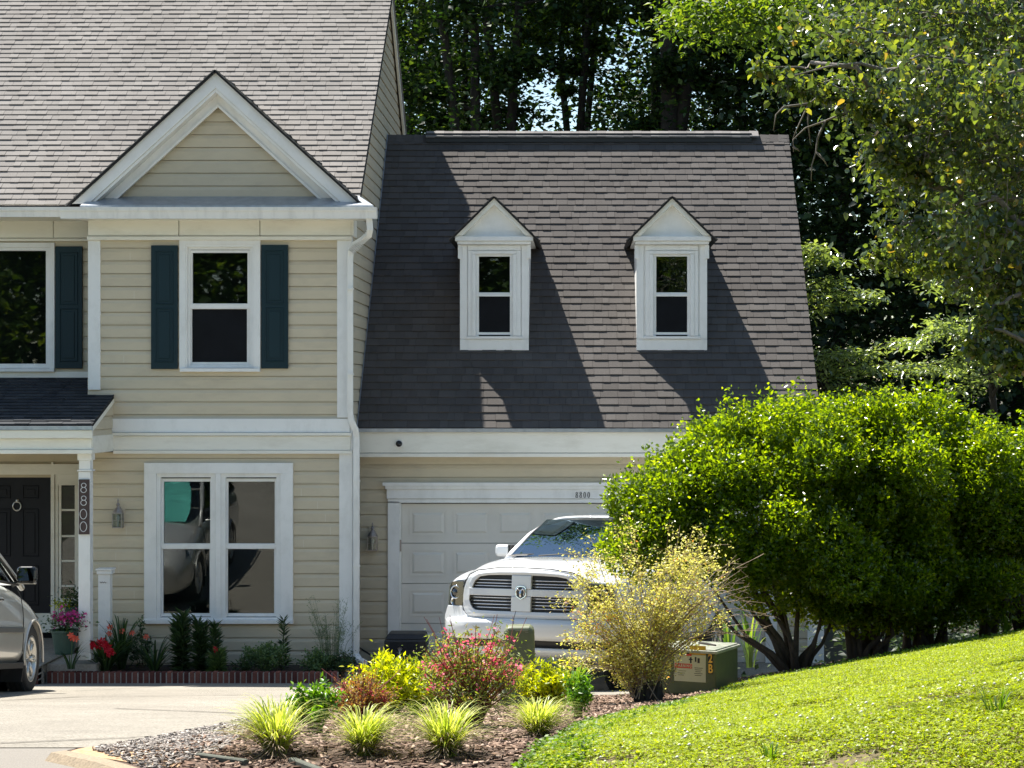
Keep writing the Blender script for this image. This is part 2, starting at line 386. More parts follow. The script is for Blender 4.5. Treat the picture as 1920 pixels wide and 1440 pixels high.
# loose bark chips and gravel: nobody could count them
rng = np.random.default_rng(5)
def inpoly(P, poly):
    x, y = P[:, 0], P[:, 1]; c = np.zeros(len(P), bool); j = len(poly)-1
    for i in range(len(poly)):
        xi, yi = poly[i]; xj, yj = poly[j]
        c ^= ((yi > y) != (yj > y)) & (x < (xj-xi)*(y-yi)/(yj-yi+1e-12)+xi); j = i
    return c
def sample(poly, n):
    a = np.array(poly); lo, hi = a.min(0), a.max(0); out = []
    while sum(len(o) for o in out) < n:
        P = lo+(hi-lo)*rng.random((n, 2)); out.append(P[inpoly(P, poly)])
    return np.concatenate(out)[:n]
def Gn(P): return np.array([G(x, y) for x, y in P])
def chips(name, P, L, wr, mat, lift=.012, tilt=.5):
    n = len(P); z = Gn(P)+lift*rng.random(n)+.004; C = np.stack([P[:, 0], P[:, 1], z], 1)
    D = rdir(n, rng, 0, .25); N = np.array([0,0,1.0])+rng.normal(size=(n,3))*tilt
    N /= np.linalg.norm(N, axis=1)[:, None]; S = np.cross(D, N); S /= np.linalg.norm(S, axis=1)[:, None]; NN = np.cross(S, D)
    l = L*(.5+rng.random(n))[:, None]; w = l*wr; t = w*.25
    c = [C-D*l*.5+S*w*.3, C-D*l*.5-S*w*.35, C+D*l*.5-S*w*.5, C+D*l*.5+S*w*.4]
    V = np.stack(c+[q+NN*t for q in c], 1).reshape(-1, 3); b = np.arange(n)[:, None]*8
    F = np.concatenate([b+np.array([f]) for f in ((4,5,6,7),(0,1,5,4),(1,2,6,5),(2,3,7,6),(3,0,4,7))], 0)
    return mesh_np(name, V, F, mat)
chipmat = islandmat('bark_chips', [(0,(.045,.030,.022)),(.35,(.13,.08,.056)),(.7,(.25,.165,.12)),(1,(.46,.34,.26))], bump=.3, bscale=90)
NEAR = [(-2.1,10.0),(-1.72,9.4),(-1.3,8.95),(-.6,8.55),(-.3,8.6),(-.05,10.5),(.1,12.8),(.5,15.2),(1.0,16.6),(1.5,18.2),(1.5,20),(-1.9,20),(-2.1,14)]
P = np.concatenate([sample(NEAR, 22000), sample(EDGE+[(6,20.6),(6,21.5),(1.4,20.6)], 7000)])
tag(chips('bark_mulch', P, .034, .42, chipmat), 'loose reddish brown bark chips covering the planting bed', 'bark mulch', kind='stuff')
gravmat = islandmat('gravel_stone', [(0,(.10,.09,.085)),(.4,(.24,.21,.19)),(.8,(.36,.32,.28)),(1,(.52,.48,.43))], bump=0)
P = sample([(-2.36,10.2),(-1.95,9.62),(-1.72,10.2),(-2.0,12.8),(-2.13,14.2),(-2.2,17),(-2.27,17),(-2.25,13)], 7000)
tag(chips('gravel', P, .016, .8, gravmat, .014, .9), 'small grey stones in a strip between driveway and bark', 'gravel', kind='stuff')
sand = plain('washed_soil', (.45,.29,.16), .95, var=.3, scale=30, bump=.6, bscale=120)
drape([(-2.44,10.5),(-2.46,10.12),(-2.1,9.85),(-1.85,9.72),(-1.9,10.2),(-2.2,10.9),(-2.3,11)], .006, 'sandy_soil', sand, .15)
timb = plain('edging_timber', (.075,.08,.06), .8, var=.3, scale=12, stretch=(1,8,8))
for (a, b, lb) in ((gp(372,1424), gp(462,1436), 'short dark timber edging board left of the nearest grass clump'), (gp(548,1432), (-.62,8.62), 'long dark timber edging board right of the nearest grass clump')):
    o = ribbon([a, b], .035, -.05, .028, 'edging_board', timb, r=.005); tag(o, lb, 'garden edging', 'edging boards along the kerb side of the bed')
# ------------------------------------------------------------ house
house = root_at('house', (-3, 27.2, 0), 'beige clapboard house with white trim, gabled bay and attached garage wing', 'house')
def hp(mb, name, mat, parent=None, **k):
    o = mb.build(name, mat, **k)
    if parent is None: under(o, house)
    else: o.parent = parent
    return o
YB, YM, YG = 27.2, 28.0, 28.1       # bay front, main wall, garage front
XS = -2.965                          # side wall plane
PIT = .1655
def siding(mb, zlo, zhi, urange, holes, O, U, N, ph=0.0):
    """clapboards: urange(z)->(u0,u1); holes (u0,u1,z0,z1)"""
    O = Vector(O); U = Vector(U); N = Vector(N); zs = {zlo, zhi}
    k0 = int((zlo-ph)/PIT)-1
    for k in range(k0, int((zhi-ph)/PIT)+2):
        for f in (0, .0001, .66, .90, .955, .96): zs.add(ph+(k+f)*PIT)
    for h in holes: zs.add(h[2]); zs.add(h[3])
    zs = sorted(z for z in zs if zlo-1e-9 <= z <= zhi+1e-9)
    def out(z, up):
        f = ((z-ph)/PIT) % 1.0
        if f > .9995: f = 0.0 if up else 1.0
        if up and f < 1e-6: return .016
        if not up and f < 1e-6: return -.022
        if f < .0002: return .016
        if f < .6601: return .016
        if f < .9001: return .016-.013*((f-.66)/.24)**1.3
        if f < .9552: return .003
        return -.022
    for a, b in zip(zs[:-1], zs[1:]):
        if b-a < 1e-7: continue
        ua, ub = urange(a), urange(b); mid = (a+b)/2
        cuts = sorted((h[0], h[1]) for h in holes if h[2] <= mid <= h[3])
        segs = []; s0 = (ua[0], ub[0])
        for c in cuts: segs.append((s0, (c[0], c[0]))); s0 = (c[1], c[1])
        segs.append((s0, (ua[1], ub[1])))
        oa, ob = out(a, True), out(b, False)
        for (l, r) in segs:
            if r[0]-l[0] < 1e-4 and r[1]-l[1] < 1e-4: continue
            mb.add([O+U*l[0]+Vector((0,0,a))+N*oa, O+U*r[0]+Vector((0,0,a))+N*oa, O+U*r[1]+Vector((0,0,b))+N*ob, O+U*l[1]+Vector((0,0,b))+N*ob], [(0,1,2,3)])
            fa = ((a-ph)/PIT) % 1.0
            if fa < 1e-5 or fa > .9999:
                mb.add([O+U*l[0]+Vector((0,0,a))+N*-.022, O+U*r[0]+Vector((0,0,a))+N*-.022, O+U*r[0]+Vector((0,0,a))+N*.016, O+U*l[0]+Vector((0,0,a))+N*.016], [(0,1,2,3)])
def front_wall(name, x0, x1, z0, z1, Y, holes, ph=0, xr=None):
    mb = MB(); siding(mb, z0, z1, xr or (lambda z: (x0, x1)), holes, (0, Y, 0), (1,0,0), (0,-1,0), ph); return hp(mb, name, M['siding'])
def hole(px0, px1, py0, py1, Y): return (PX(px0,Y), PX(px1,Y), PZ(py1,Y), PZ(py0,Y))
# lower and upper bay walls
b0, b1 = PX(165,YB), XS
H_low = hole(285, 536, 885, 1160, YB); H_up = hole(350, 475, 460, 690, YB)
front_wall('wall', b0, b1, .02, PZ(848,YB), YB, [H_low], ph=PZ(1243,YB))
front_wall('wall', b0, b1, PZ(788,YB), PZ(446,YB), YB, [H_up], ph=PZ(777,YB))
# main wall left of the bay (upper), recessed
H_lw = hole(-90, 88, 468, 685, YM)
front_wall('wall', -8.6, b0, PZ(720,YM), PZ(440,YM), YM, [H_lw], ph=PZ(700,YM))
# entry wall under the porch
YE = 28.7
front_wall('wall', -8.6, -6.3, 2.45, 3.0, YE, [], ph=2.5)
# side wall of the main house above the garage roof, to both rakes
YEV = 27.35; RT = .752; ze = PZ(385, YEV); YR = 32.4; ZR = ze+RT*(YR-YEV)
def srange(z):
    zz = z+.10
    if zz <= ze: return (27.2, 2*YR-YEV-.2)
    d = (zz-ze)/RT; return (YEV+d, 2*YR-YEV-d)
mb = MB(); siding(mb, 3.0, ZR-.12, srange, [], (XS, 0, 0), (0,1,0), (1,0,0), ph=PZ(777,YB)); hp(mb, 'side_wall', M['siding'])
# solid core that keeps light out: slightly behind every face
core = MB(); core.box(b0+.02, XS-.02, YB+.35, YM+.6, 0, 5.9); core.box(-9, XS-.02, YM+.35, 37, 2.9, 5.9); core.box(-9, -6.4, YE+.1, 30, 0, 2.95)
core.box(-6.5, XS-.03, YM+.6, 37, 0, 2.95); core.box(XS+.02, 3.0, 28.5, 36, 0, 3.0)
hp(core, 'interior_core', M['dark'])
# garage front
H_g = (PX(752,YG), PX(1434,YG), -.1, PZ(940,YG))
front_wall('wall', XS+.03, 3.05, .02, PZ(852,YG), YG, [H_g], ph=PZ(1243,YG))
mb = MB(); siding(mb, .02, 3.2, lambda z: (28.1, 36.3), [], (3.05, 0, 0), (0,1,0), (1,0,0), ph=0); hp(mb, 'side_wall', M['siding'])
# ---- overlapping board ends here and there
rs_ = random.Random(12); lap = None
for (xa_, xb_, z0_, z1_, Y_, ph_) in ((-6.1,-3.2,PZ(783,YB),PZ(700,YB),YB,PZ(777,YB)),(-3.9,-3.15,.3,2.7,YB,PZ(1243,YB)),(-6.1,-5.75,.4,2.7,YB,PZ(1243,YB)),(-2.5,2.8,PZ(900,YG),PZ(862,YG),YG,PZ(1243,YG)),(-5.9,-5.5,PZ(690,YB),PZ(460,YB),YB,PZ(777,YB))):
    k_ = math.ceil((z0_-ph_)/PIT)
    while ph_+(k_+.66)*PIT < z1_:
        if rs_.random() < .45:
            x_ = rs_.uniform(xa_, xb_); m = MB(); m.box(x_, x_+.003, Y_-.0175, Y_-.0155, ph_+k_*PIT+.002, ph_+(k_+.62)*PIT); hp(m, 'board_lap', M['gdoor'])
        k_ += 1
# ---- trim
t = MB()
t.pbox(165,188,450,731,YB-.035,.05); hp(t, 'corner_board', M['trim'], bevel=.003)
t = MB(); t.pbox(632,658,450,783,YB-.035,.06); hp(t, 'corner_board', M['trim'], bevel=.003)
t = MB(); t.pbox(636,660,851,1243,YB-.035,.06); hp(t, 'corner_board', M['trim'], bevel=.003)
t = MB(); t.box(PX(658,YB-.03)-.01, XS+.03, YB-.033, YB+.1, .02, PZ(783,YB)); t.box(XS-.002, XS+.022, YB-.03, YB+.13, 3.0, PZ(446,YB)); hp(t, 'corner_return', M['trim'])
t = MB()
for a, b in ((165,334.5),(336,486.5),(488,658)): t.pbox(a,b,410,442,YB-.06,.08)
t.pbox(163,660,443,450,YB-.085,.1)
t.box(PX(658,YB-.06)+.002, XS+.05, YB-.058, YB+.35, PZ(442,YB-.06), PZ(410,YB-.06))
hp(t, 'frieze_board', M['cream'], bevel=.003)
t = MB()
t.pbox(199,656,785,811,YB-.05,.07); hp(t, 'band_board', M['trim'], bevel=.003)
t = MB(); t.pbox(199,659,811.5,817,YB-.085,.1); t.pbox(212,657,817.5,844,YB-.055,.07); t.pbox(212,660,844.5,851,YB-.075,.09); hp(t, 'lower_frieze', M['cream'], bevel=.003)
# left main wall frieze
t = MB()
for a, b in ((-200,99.3),(100.4,166)): t.pbox(a,b,407,446,YM-.05,.07)
t.pbox(-200,166,447,452,YM-.07,.09); hp(t, 'frieze_board', M['cream'], bevel=.003)
t = MB(); t.pbox(-200,165,697,708,YM-.03,.04); hp(t, 'apron_board', M['cream'])
# garage frieze
t = MB(); t.pbox(672,1520,810,849,YG-.28,.05); t.pbox(672,1522,850,857,YG-.295,.07)
t.box(XS+.03, 3.15, YG-.24, YG+.02, PZ(857,YG-.28)+.01, PZ(857,YG-.28)+.03)
hp(t, 'frieze_board', M['cream'], bevel=.003)
t = MB(); t.pbox(1514,1545,858,1243,YG-.03,.05); t.box(3.05,3.075, YG-.02, YG+.12, .02, 3.0); hp(t, 'corner_board', M['trim'], bevel=.003)
# garage door casing
t = MB(); yc = YG-.05
t.pbox(727,749,940,1243,yc,.07); t.pbox(1435,1457,940,1243,yc,.07)
t.pbox(725,1459,917,935,yc-.02,.09); t.pbox(727,1457,935.5,943,yc,.07)
t.pbox(722,1462,911,917,yc-.05,.12); t.pbox(717,1467,905,911,yc-.075,.14)
hp(t, 'garage_casing', M['trim'], bevel=.003)
t = MB(); t.pbox(749.5,752,942,1243,yc+.02,.05); hp(t, 'weather_strip', M['gutter'])
t = MB(); t.pbox(749.5,752.5,1012,1034,yc+.012,.01); hp(t, 'hinge_plate', M['pewter'])
# garage door: four sections of raised panels
YD = YG+.03
gd = None
sec = [PZ(y,YD) for y in (944,1018.5,1094,1169,1245)]; sec[4] = .0
x0g, x1g = PX(752,YD), PX(1434,YD)
for k in range(4):
    mb = MB(); zt, zb_ = sec[k]-.004, sec[k+1]+.004
    mb.box(x0g, x1g, YD, YD+.05, zb_, zt)
    pw = .583
    for c in range(8):
        xa = PX(768,YD)+c*pw; xb = xa+.49; za, zc = zb_+.095, zt-.085
        ins = .035
        # recessed groove frame then raised field
        for (u0,u1,w0,w1) in ((xa,xb,zc-.012,zc),(xa,xb,za,za+.012),(xa,xa+.012,za+.012,zc-.012),(xb-.012,xb,za+.012,zc-.012)):
            mb.box(u0,u1,YD-.009,YD-.0005,w0,w1)
        mb.add([(xa+ins,YD-.0005,za+ins),(xb-ins,YD-.0005,za+ins),(xb-ins,YD-.0005,zc-ins),(xa+ins,YD-.0005,zc-ins),
                (xa+ins+.03,YD-.016,za+ins+.03),(xb-ins-.03,YD-.016,za+ins+.03),(xb-ins-.03,YD-.016,zc-ins-.03),(xa+ins+.03,YD-.016,zc-ins-.03)],
               [(4,5,6,7),(0,1,5,4),(1,2,6,5),(2,3,7,6),(3,0,4,7)])
    o = hp(mb, 'garage_door' if gd is None else 'door_section', M['gdoor'], parent=None if gd is None else gd)
    if gd is None: gd = o
# ---- windows
def frame4(mb, x0, x1, y0, y1, w, Y, d, wt=None, wb=None):
    """picture-frame of four boards in photo pixels"""
    wt = w if wt is None else wt; wb = w if wb is None else wb
    mb.pbox(x0, x1, y0, y0+wt, Y, d); mb.pbox(x0, x1, y1-wb, y1, Y, d)
    mb.pbox(x0, x0+w, y0+wt, y1-wb, Y, d); mb.pbox(x1-w, x1, y0+wt, y1-wb, Y, d)
def dh_window(parent_win, gx0, gx1, gy0, rail, gy1, Y, glass, lip=5):
    """double-hung sash pair: glass px rectangle, meeting rail (top,bottom)"""
    s = MB(); ra, rb = rail
    frame4(s, gx0-lip, gx1+lip, gy0-lip, ra+1, lip, Y+.02, .03, wb=1)
    s.pbox(gx0-lip, gx1+lip, ra+1, rb, Y+.012, .045)
    frame4(s, gx0-lip-1, gx1+lip-1, rb, gy1+lip, lip, Y+.035, .03, wt=.5)
    o = s.build('sash', M['trim'], bevel=.002); o.parent = parent_win
    for (a, b, yy) in ((gy0, ra+1, Y+.045), (rb, gy1, Y+.06)):
        p = MB(); p.pbox(gx0-1, gx1+1, a-1, b+1, yy, .004); o = p.build('pane', M['screened'] if (a == rb and glass is M['glass']) else glass); o.parent = parent_win
    bk = MB(); bk.pbox(gx0-8, gx1+8, gy0-8, gy1+8, Y+.25, .02); o = bk.build('unlit_backing', M['dark']); o.parent = parent_win  # dark sheet stands in for the unlit room
def jamb(mb, x0, x1, y0, y1, Y, d):
    """reveal lining inside an opening"""
    mb.pbox(x0, x0+1.2, y0, y1, Y, d); mb.pbox(x1-1.2, x1, y0, y1, Y, d); mb.pbox(x0+1.2, x1-1.2, y0, y0+1.2, Y, d); mb.pbox(x0+1.2, x1-1.2, y1-1.2, y1, Y, d)
# upper bay window
w = MB(); y = YB-.05
frame4(w, 336, 488, 450, 691, 12, y, .07, wt=8, wb=0.5); frame4(w, 345, 479, 456, 690, 6, y+.012, .06, wt=7, wb=1)
frame4(w, 350, 475, 462, 689, 7, y+.05, .05, wt=6, wb=5)
win = hp(w, 'window', M['trim'], bevel=.003)
s = MB(); s.pbox(337, 487, 690.5, 697, y-.035, .1); o = s.build('sill', M['trim'], bevel=.003); o.parent = win
dh_window(win, 361, 464, 474, (569,579), 679, YB, M['glass'])
# lower bay twin window
w = MB(); y = YB-.055
frame4(w, 270, 549, 868, 1163, 23, y, .08, wt=20, wb=.5)
w.pbox(404, 414, 888, 1163, y+.003, .09)
frame4(w, 292, 404, 888, 1163, 9, y+.03, .07, wt=7, wb=5); frame4(w, 414, 527, 888, 1163, 9, y+.03, .07, wt=7, wb=5)
win = hp(w, 'window', M['trim'], bevel=.003)
s = MB(); s.pbox(268, 549, 1162.5, 1170, y-.03, .1); o = s.build('sill', M['trim'], bevel=.003); o.parent = win
dh_window(win, 307, 394, 903, (1019,1029), 1150, YB+.005, M['glass_low'], 6)
dh_window(win, 428, 515, 903, (1019,1029), 1150, YB+.005, M['glass_low'], 6)
# upper left window, partly out of frame (fixed)
w = MB(); y = YM-.05
frame4(w, -110, 102, 455, 692, 9, y, .07, wt=9, wb=.5); frame4(w, -101, 94, 462, 690, 8, y+.02, .07, wt=8, wb=8)
win = hp(w, 'window', M['trim'], bevel=.003)
s = MB(); s.pbox(-112, 101, 690.5, 697, y-.03, .1); o = s.build('sill', M['trim'], bevel=.003); o.parent = win
p = MB(); p.pbox(-94, 87, 469, 683, YM+.03, .004); o = p.build('pane', M['glass']); o.parent = win
p = MB(); p.pbox(-98, 92, 465, 687, YM+.25, .02); o = p.build('unlit_backing', M['dark']); o.parent = win  # black sheet painted as the darkness of the room
# shutters
def shutter(x0, x1, y0, y1, Y):
    s = MB(); s.pbox(x0, x1, y0, y1, Y, .035); o = hp(s, 'shutter', M['shutter'], bevel=.004); mid = (y0+y1)/2-2
    for (a, b) in ((y0+11, mid-3), (mid+3.5, y1-13)):
        s = MB(); s.pbox(x0+9, x1-9, a, b, Y+.0, .001)
        xa, xb, za, zb_ = PX(x0+8,Y), PX(x1-8,Y), PZ(b,Y), PZ(a,Y)
        m = MB()
        for (u0,u1,w0,w1) in ((xa,xb,zb_-.014,zb_),(xa,xb,za,za+.014),(xa,xa+.014,za+.014,zb_-.014),(xb-.014,xb,za+.014,zb_-.014)): m.box(u0,u1,Y-.010,Y-.0005,w0,w1)
        m.box(xa+.045,xb-.045,Y-.009,Y-.0005,za+.045,zb_-.045)
        q = m.build('panel', M['shutter'], bevel=.004); q.parent = o
shutter(283,333,460,692,YB-.055); shutter(489.5,540,459,691,YB-.055); shutter(103.5,154,462,691,YM-.055)
# ---- roofs
def shingles(mb, O, U, V, N, ur, vlen, exp, rs, wmin=.09, wmax=.25, th=.015):
    """courses of laminated tabs; ur(v)->(u0,u1)"""
    rr = random.Random(rs); O, U, V, N = map(Vector, (O, U, V, N)); n = int(vlen/exp+.999)
    for i in range(n):
        v0 = i*exp; v1 = min(v0+exp+.02, vlen)
        a0, a1 = ur(v0+exp*.5); u = a0-rr.random()*.2; raised = rr.random() < .5
        while u < a1:
            w = wmin+(wmax-wmin)*rr.random(); l, r = max(u, a0), min(u+w, a1); raised = (not raised) if rr.random() < .8 else raised
            if r-l > .004:
                h = th+(.006 if raised else 0)+rr.random()*.003; g = .0015; dv = -.004*rr.random()-(.004 if raised else 0); sk = .002*(rr.random()-.5)
                p = O+U*(l+g)+V*(v0+dv); q = O+U*(r-g)+V*(v0+dv+sk); p2 = O+U*(l+g)+V*v1; q2 = O+U*(r-g)+V*v1
                mb.add([p, q, p+N*h, q+N*h, p2+N*.003, q2+N*.003], [(0,1,3,2),(2,3,5,4),(0,2,4),(1,5,3)])
            u += w
def roof_plane(name, mat, O, slope, x0, x1, Ylen, exp, rs, parent=None, urf=None, slab=.04, thick=.10):
    """roof rising towards +Y at pitch slope; O=(y,z) of eave"""
    th = math.atan(slope); V = Vector((0, math.cos(th), math.sin(th))); N = Vector((0, -math.sin(th), math.cos(th))); vl = Ylen/math.cos(th)
    mb = MB(); ur = urf or (lambda v: (x0, x1)); shingles(mb, (0, O[0], O[1]), (1,0,0), V, N, ur, vl, exp, rs)
    o = hp(mb, name, mat, parent=parent)
    base = MB(); a = Vector((x0+.005, O[0]+.01, O[1]))-N*.006; b = Vector((x1-.005, O[0]+.01, O[1]))-N*.006
    base.prism([a, b, b+V*(vl-.02), a+V*(vl-.02)], -N*thick); q = base.build('roof_deck', M['roofbase']); q.parent = o
    return o, V, N, vl
# main roof (front slope), above the wall, from far left to the right rake
XR = -2.87
main, mV, mN, mvl = roof_plane('main_roof', M['shingle_old'], (YEV, ze), RT, -8.9, XR, YR-YEV, .139, 11)
back = MB(); th = math.atan(RT); bV = Vector((0, math.cos(th), -math.sin(th))); bN = Vector((0, math.sin(th), math.cos(th)))
back.prism([(-8.9,YR,ZR),(XR,YR,ZR),Vector((XR,YR,ZR))+bV*mvl,Vector((-8.9,YR,ZR))+bV*mvl], -bN*.08); hp(back, 'main_roof_back', M['shingle_old'])
rv = MB(); rv.box(-8.9, PX(640,YR), YR-.16, YR+.16, ZR-.02, ZR+.055); rv.box(-8.9, PX(640,YR)+.0, YR-.19, YR-.165, ZR-.06, ZR+.03); hp(rv, 'ridge_vent', M['black'], bevel=.01)
capm = MB(); rr = random.Random(4)
u = PX(640,YR)
while u < XR: capm.prism([(u,YR-.14,ZR-.075),(u,YR,ZR+.03),(u+.14,YR,ZR+.022),(u+.14,YR-.14,ZR-.083)], (0,0,.014)); capm.prism([(u,YR,ZR+.03),(u,YR+.14,ZR-.075),(u+.14,YR+.14,ZR-.083),(u+.14,YR,ZR+.022)], (0,0,.014)); u += .135
hp(capm, 'ridge_cap', M['shingle_old'])
# rake boards on the right edge (front and back slope)
rk = MB()
A = Vector((XR-.05, YEV+.05, ze-.02)); rk.prism([A, A+mV*mvl, A+mV*mvl-Vector((0,0,.16)), A-Vector((0,0,.16))], (.03,0,0))
Bp = Vector((XR-.05, YR, ZR-.02)); rk.prism([Bp, Bp+bV*mvl, Bp+bV*mvl-Vector((0,0,.2)), Bp-Vector((0,0,.2))], (.035,0,0))
hp(rk, 'rake_board', M['cream'])
# garage roof
GT = .993; YE0 = 27.8; ZE0 = CZ-.465; YGR = 32.22; ZGR = ZE0+GT*(YGR-YE0)
x0r, x1r = XS+.025, PX(1541,YE0)
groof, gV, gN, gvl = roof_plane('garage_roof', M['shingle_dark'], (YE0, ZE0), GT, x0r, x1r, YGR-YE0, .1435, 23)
back = MB(); th = math.atan(GT); bV = Vector((0, math.cos(th), -math.sin(th))); bN = Vector((0, math.sin(th), math.cos(th)))
back.prism([(x0r,YGR,ZGR),(x1r,YGR,ZGR),Vector((x1r,YGR,ZGR))+bV*6.2,Vector((x0r,YGR,ZGR))+bV*6.2], -bN*.08); hp(back, 'garage_roof_back', M['shingle_dark'])
# ridge vent with caps over it
xa, xb = PX(800,YGR), PX(1408,YGR)
rv = MB(); rv.box(xa, xb, YGR-.15, YGR+.15, ZGR-.10, ZGR+.035); hp(rv, 'ridge_vent', M['black'])
capm = MB(); rr = random.Random(8); u = xa
capmat = islandmat('ridge_cap_shingle', [(0,(.16,.15,.145)),(.5,(.20,.185,.18)),(1,(.25,.235,.22))])
while u < xb:
    j = rr.random()*.006
    capm.prism([(u,YGR-.18,ZGR-.035+j),(u,YGR,ZGR+.062+j),(u+.136,YGR,ZGR+.060+j),(u+.136,YGR-.18,ZGR-.037+j)], (0,0,.022)); capm.prism([(u,YGR,ZGR+.062+j),(u,YGR+.18,ZGR-.035+j),(u+.136,YGR+.18,ZGR-.037+j),(u+.136,YGR,ZGR+.060+j)], (0,0,.022)); u += .137
hp(capm, 'ridge_cap', capmat)
for (ua, ub) in ((x0r, xa), (xb, x1r)):
    c = MB(); u = ua
    while u < ub-.02:
        e = min(u+.14, ub); c.prism([(u,YGR-.12,ZGR-.10),(u,YGR,ZGR+.022),(e,YGR,ZGR+.014),(e,YGR-.12,ZGR-.108)], (0,0,.012)); c.prism([(u,YGR,ZGR+.022),(u,YGR+.12,ZGR-.10),(e,YGR+.12,ZGR-.108),(e,YGR,ZGR+.014)], (0,0,.012)); u += .137
    hp(c, 'ridge_cap', M['shingle_dark'])
# garage rake trim right, metal step flashing left, drip edge and eave fascia
rk = MB(); A = Vector((x1r-.035, YE0+.02, ZE0-.02)); rk.prism([A, A+gV*gvl, A+gV*gvl-Vector((0,0,.15)), A-Vector((0,0,.15))], (.02,0,0)); hp(rk, 'rake_board', M['cream'])
fl = MB(); A = Vector((XS+.024, YE0-.02, ZE0+.0)); fl.prism([A, A+gV*gvl, A+gV*gvl+Vector((0,0,.055)), A+Vector((0,0,.055))], (.006,0,0)); hp(fl, 'step_flashing', M['flash'])
fa = MB(); fa.pbox(668,1543,803.5,810,YE0-.035,.04); fa.box(x0r,x1r,YE0-.04,YE0+.02,ZE0-.012,ZE0-.003); hp(fa, 'drip_edge', M['flash'])
# gable triangle at the right end of the garage
g = MB(); siding(g, 3.0, ZGR-.2, lambda z: (28.0+(z-3.1)/GT+.12, 36.4-(z-3.1)/GT), [], (3.05,0,0), (0,1,0), (1,0,0)); hp(g, 'gable_wall', M['siding'])
# ---- bay gable
YF = 26.93
xc = PX(404,YF); zap = PZ(132,YF); zb_ = PZ(384,YF); hw = PX(680,YF)-xc
sl = (zap-zb_)/hw
def rake(mb, half, sgn, yf, depth, top, bot, ext=0):
    """one sloping board: top/bot offsets measured vertically below the roof line"""
    xo = xc+sgn*(hw+ext); zo = zb_-sl*ext
    mb.prism([(xc,yf,zap-top),(xo,yf,zo-top),(xo-sgn*0,yf,zo-bot),(xc,yf,zap-bot)], (0,depth,0))
tri = MB()
rr_ = MB()
for sg in (-1, 1):
    # outer rake, crown-like face, inner soffit trim boards each set further back
    xo = xc+sg*hw
    def board(mb, a, b, yf, d):
        """board between vertical offsets a<b below the roof line, cut level at the pent roof"""
        zlim = PZ(382,YF)
        xa_ = xc+sg*(zap-a-zlim)/sl; xb2 = xc+sg*(zap-b-zlim)/sl
        mb.prism([(xc,yf,zap-a),(xa_,yf,zlim),(xb2,yf,zlim),(xc,yf,zap-b)], (0,d,0))
    board(rr_, .012, .225, YF, .03); board(rr_, .226, .275, YF+.02, .20); board(rr_, .276, .42, YF+.20, .05); board(rr_, .40, .445, YF+.17, .05)
hp(rr_, 'gable_rake', M['trim'], bevel=.004)
front_wall('gable_wall', 0, 0, PZ(384,YF)-.02, zap-.40, YB+.02, [], ph=PZ(372,YB), xr=lambda z: (xc-(zap-.39-z)/sl, xc+(zap-.39-z)/sl))
# gable roof slabs running back into the main slope
for sg in (-1, 1):
    U = Vector((0, 1, 0)); Vv = Vector((-sg, 0, sl)).normalized(); N = Vector((sg*sl, 0, 1)).normalized(); L = math.hypot(hw, hw*sl)+.03
    Oe = Vector((xc+sg*(hw+.02), YF-.05, zb_-.02*sl))
    def ur(v, Oe=Oe, Vv=Vv):
        z = Oe.z+Vv.z*v; return (0, max(.08, YEV+(z-ze)/RT-Oe.y+.03))
    mb = MB(); shingles(mb, Oe, U, Vv, N, ur, L, .15, 31+sg); o = hp(mb, 'gable_roof', M['shingle_old'])
    d = MB(); d.prism([Oe-N*.004, Oe-N*.004+U*.35, Oe+Vv*L+U*(ur(L)[1]), Oe+Vv*L-N*.004], -N*.02); q = d.build('roof_deck', M['roofbase']); q.parent = o
    if sg == 1:
        # curled loose shingle ends along the right rake
        cm = MB(); rr = random.Random(77)
        for i in range(26):
            v = rr.uniform(.1, L-.25); p = Oe+Vv*v+U*rr.uniform(0,.12); a = .03+.05*rr.random(); h = .012+.035*rr.random()
            cm.add([p, p+U*.16, p+U*.16+Vv*a*2, p+Vv*a*2, p+N*h+U*.02, p+U*.15+N*h*.6], [(0,1,2,3),(4,5,2,3),(0,1,5,4),(0,4,3)])
        q = cm.build('lifted_shingles', M['shingle_dark']); q.parent = o
# pent roof (metal) and gutters
zt = PZ(383,26.72)
pr = MB(); pr.prism([(PX(150,26.75),26.75,zt-.01),(PX(700,26.75),26.75,zt-.01),(PX(672,27.25),27.25,zt+.16),(PX(178,27.25),27.25,zt+.16)], (0,0,-.03)); hp(pr, 'pent_flashing', M['flash'])
def gutter_run(x0, x1, Y, z1, h, name='gutter', outlet=True):
    """K-style gutter profile swept along X; front at Y"""
    prof = [(0,0),(0,-.012),(.012,-.014),(.012,-.02),(.0,-.03),(.004,-.045),(.02,-.065),(.03,-h+.015),(.03,-h),(.125,-h),(.125,-.02),(.118,-.02),(.118,-h+.01),(.04,-h+.01),(.008,-.02)]
    mb = MB(); n = len(prof); vs = [(x, Y+p[0], z1+p[1]) for x in (x0, x1) for p in prof]
    fs = [(i, (i+1) % n, (i+1) % n+n, i+n) for i in range(n)]; mb.add(vs, fs)
    for x in (x0, x1): mb.add([(x,Y,z1),(x,Y+.004,z1-.045),(x,Y+.03,z1-h),(x,Y+.125,z1-h),(x,Y+.125,z1)], [(0,1,2,3,4)])
    o = hp(mb, name, M['gutter']); return o
gb = gutter_run(PX(112,26.7), PX(706,26.7), 26.7, PZ(388,26.7), .145)
st = MB(); st.box(PX(112,26.7), XS+.28, 26.83, 27.14, PZ(410,26.7)+.012, PZ(390,26.7)); 
o = hp(st, 'eave_box', M['cream'])
gl = gutter_run(-8.9, PX(113,27.2), 27.2, PZ(388,27.2), .125)
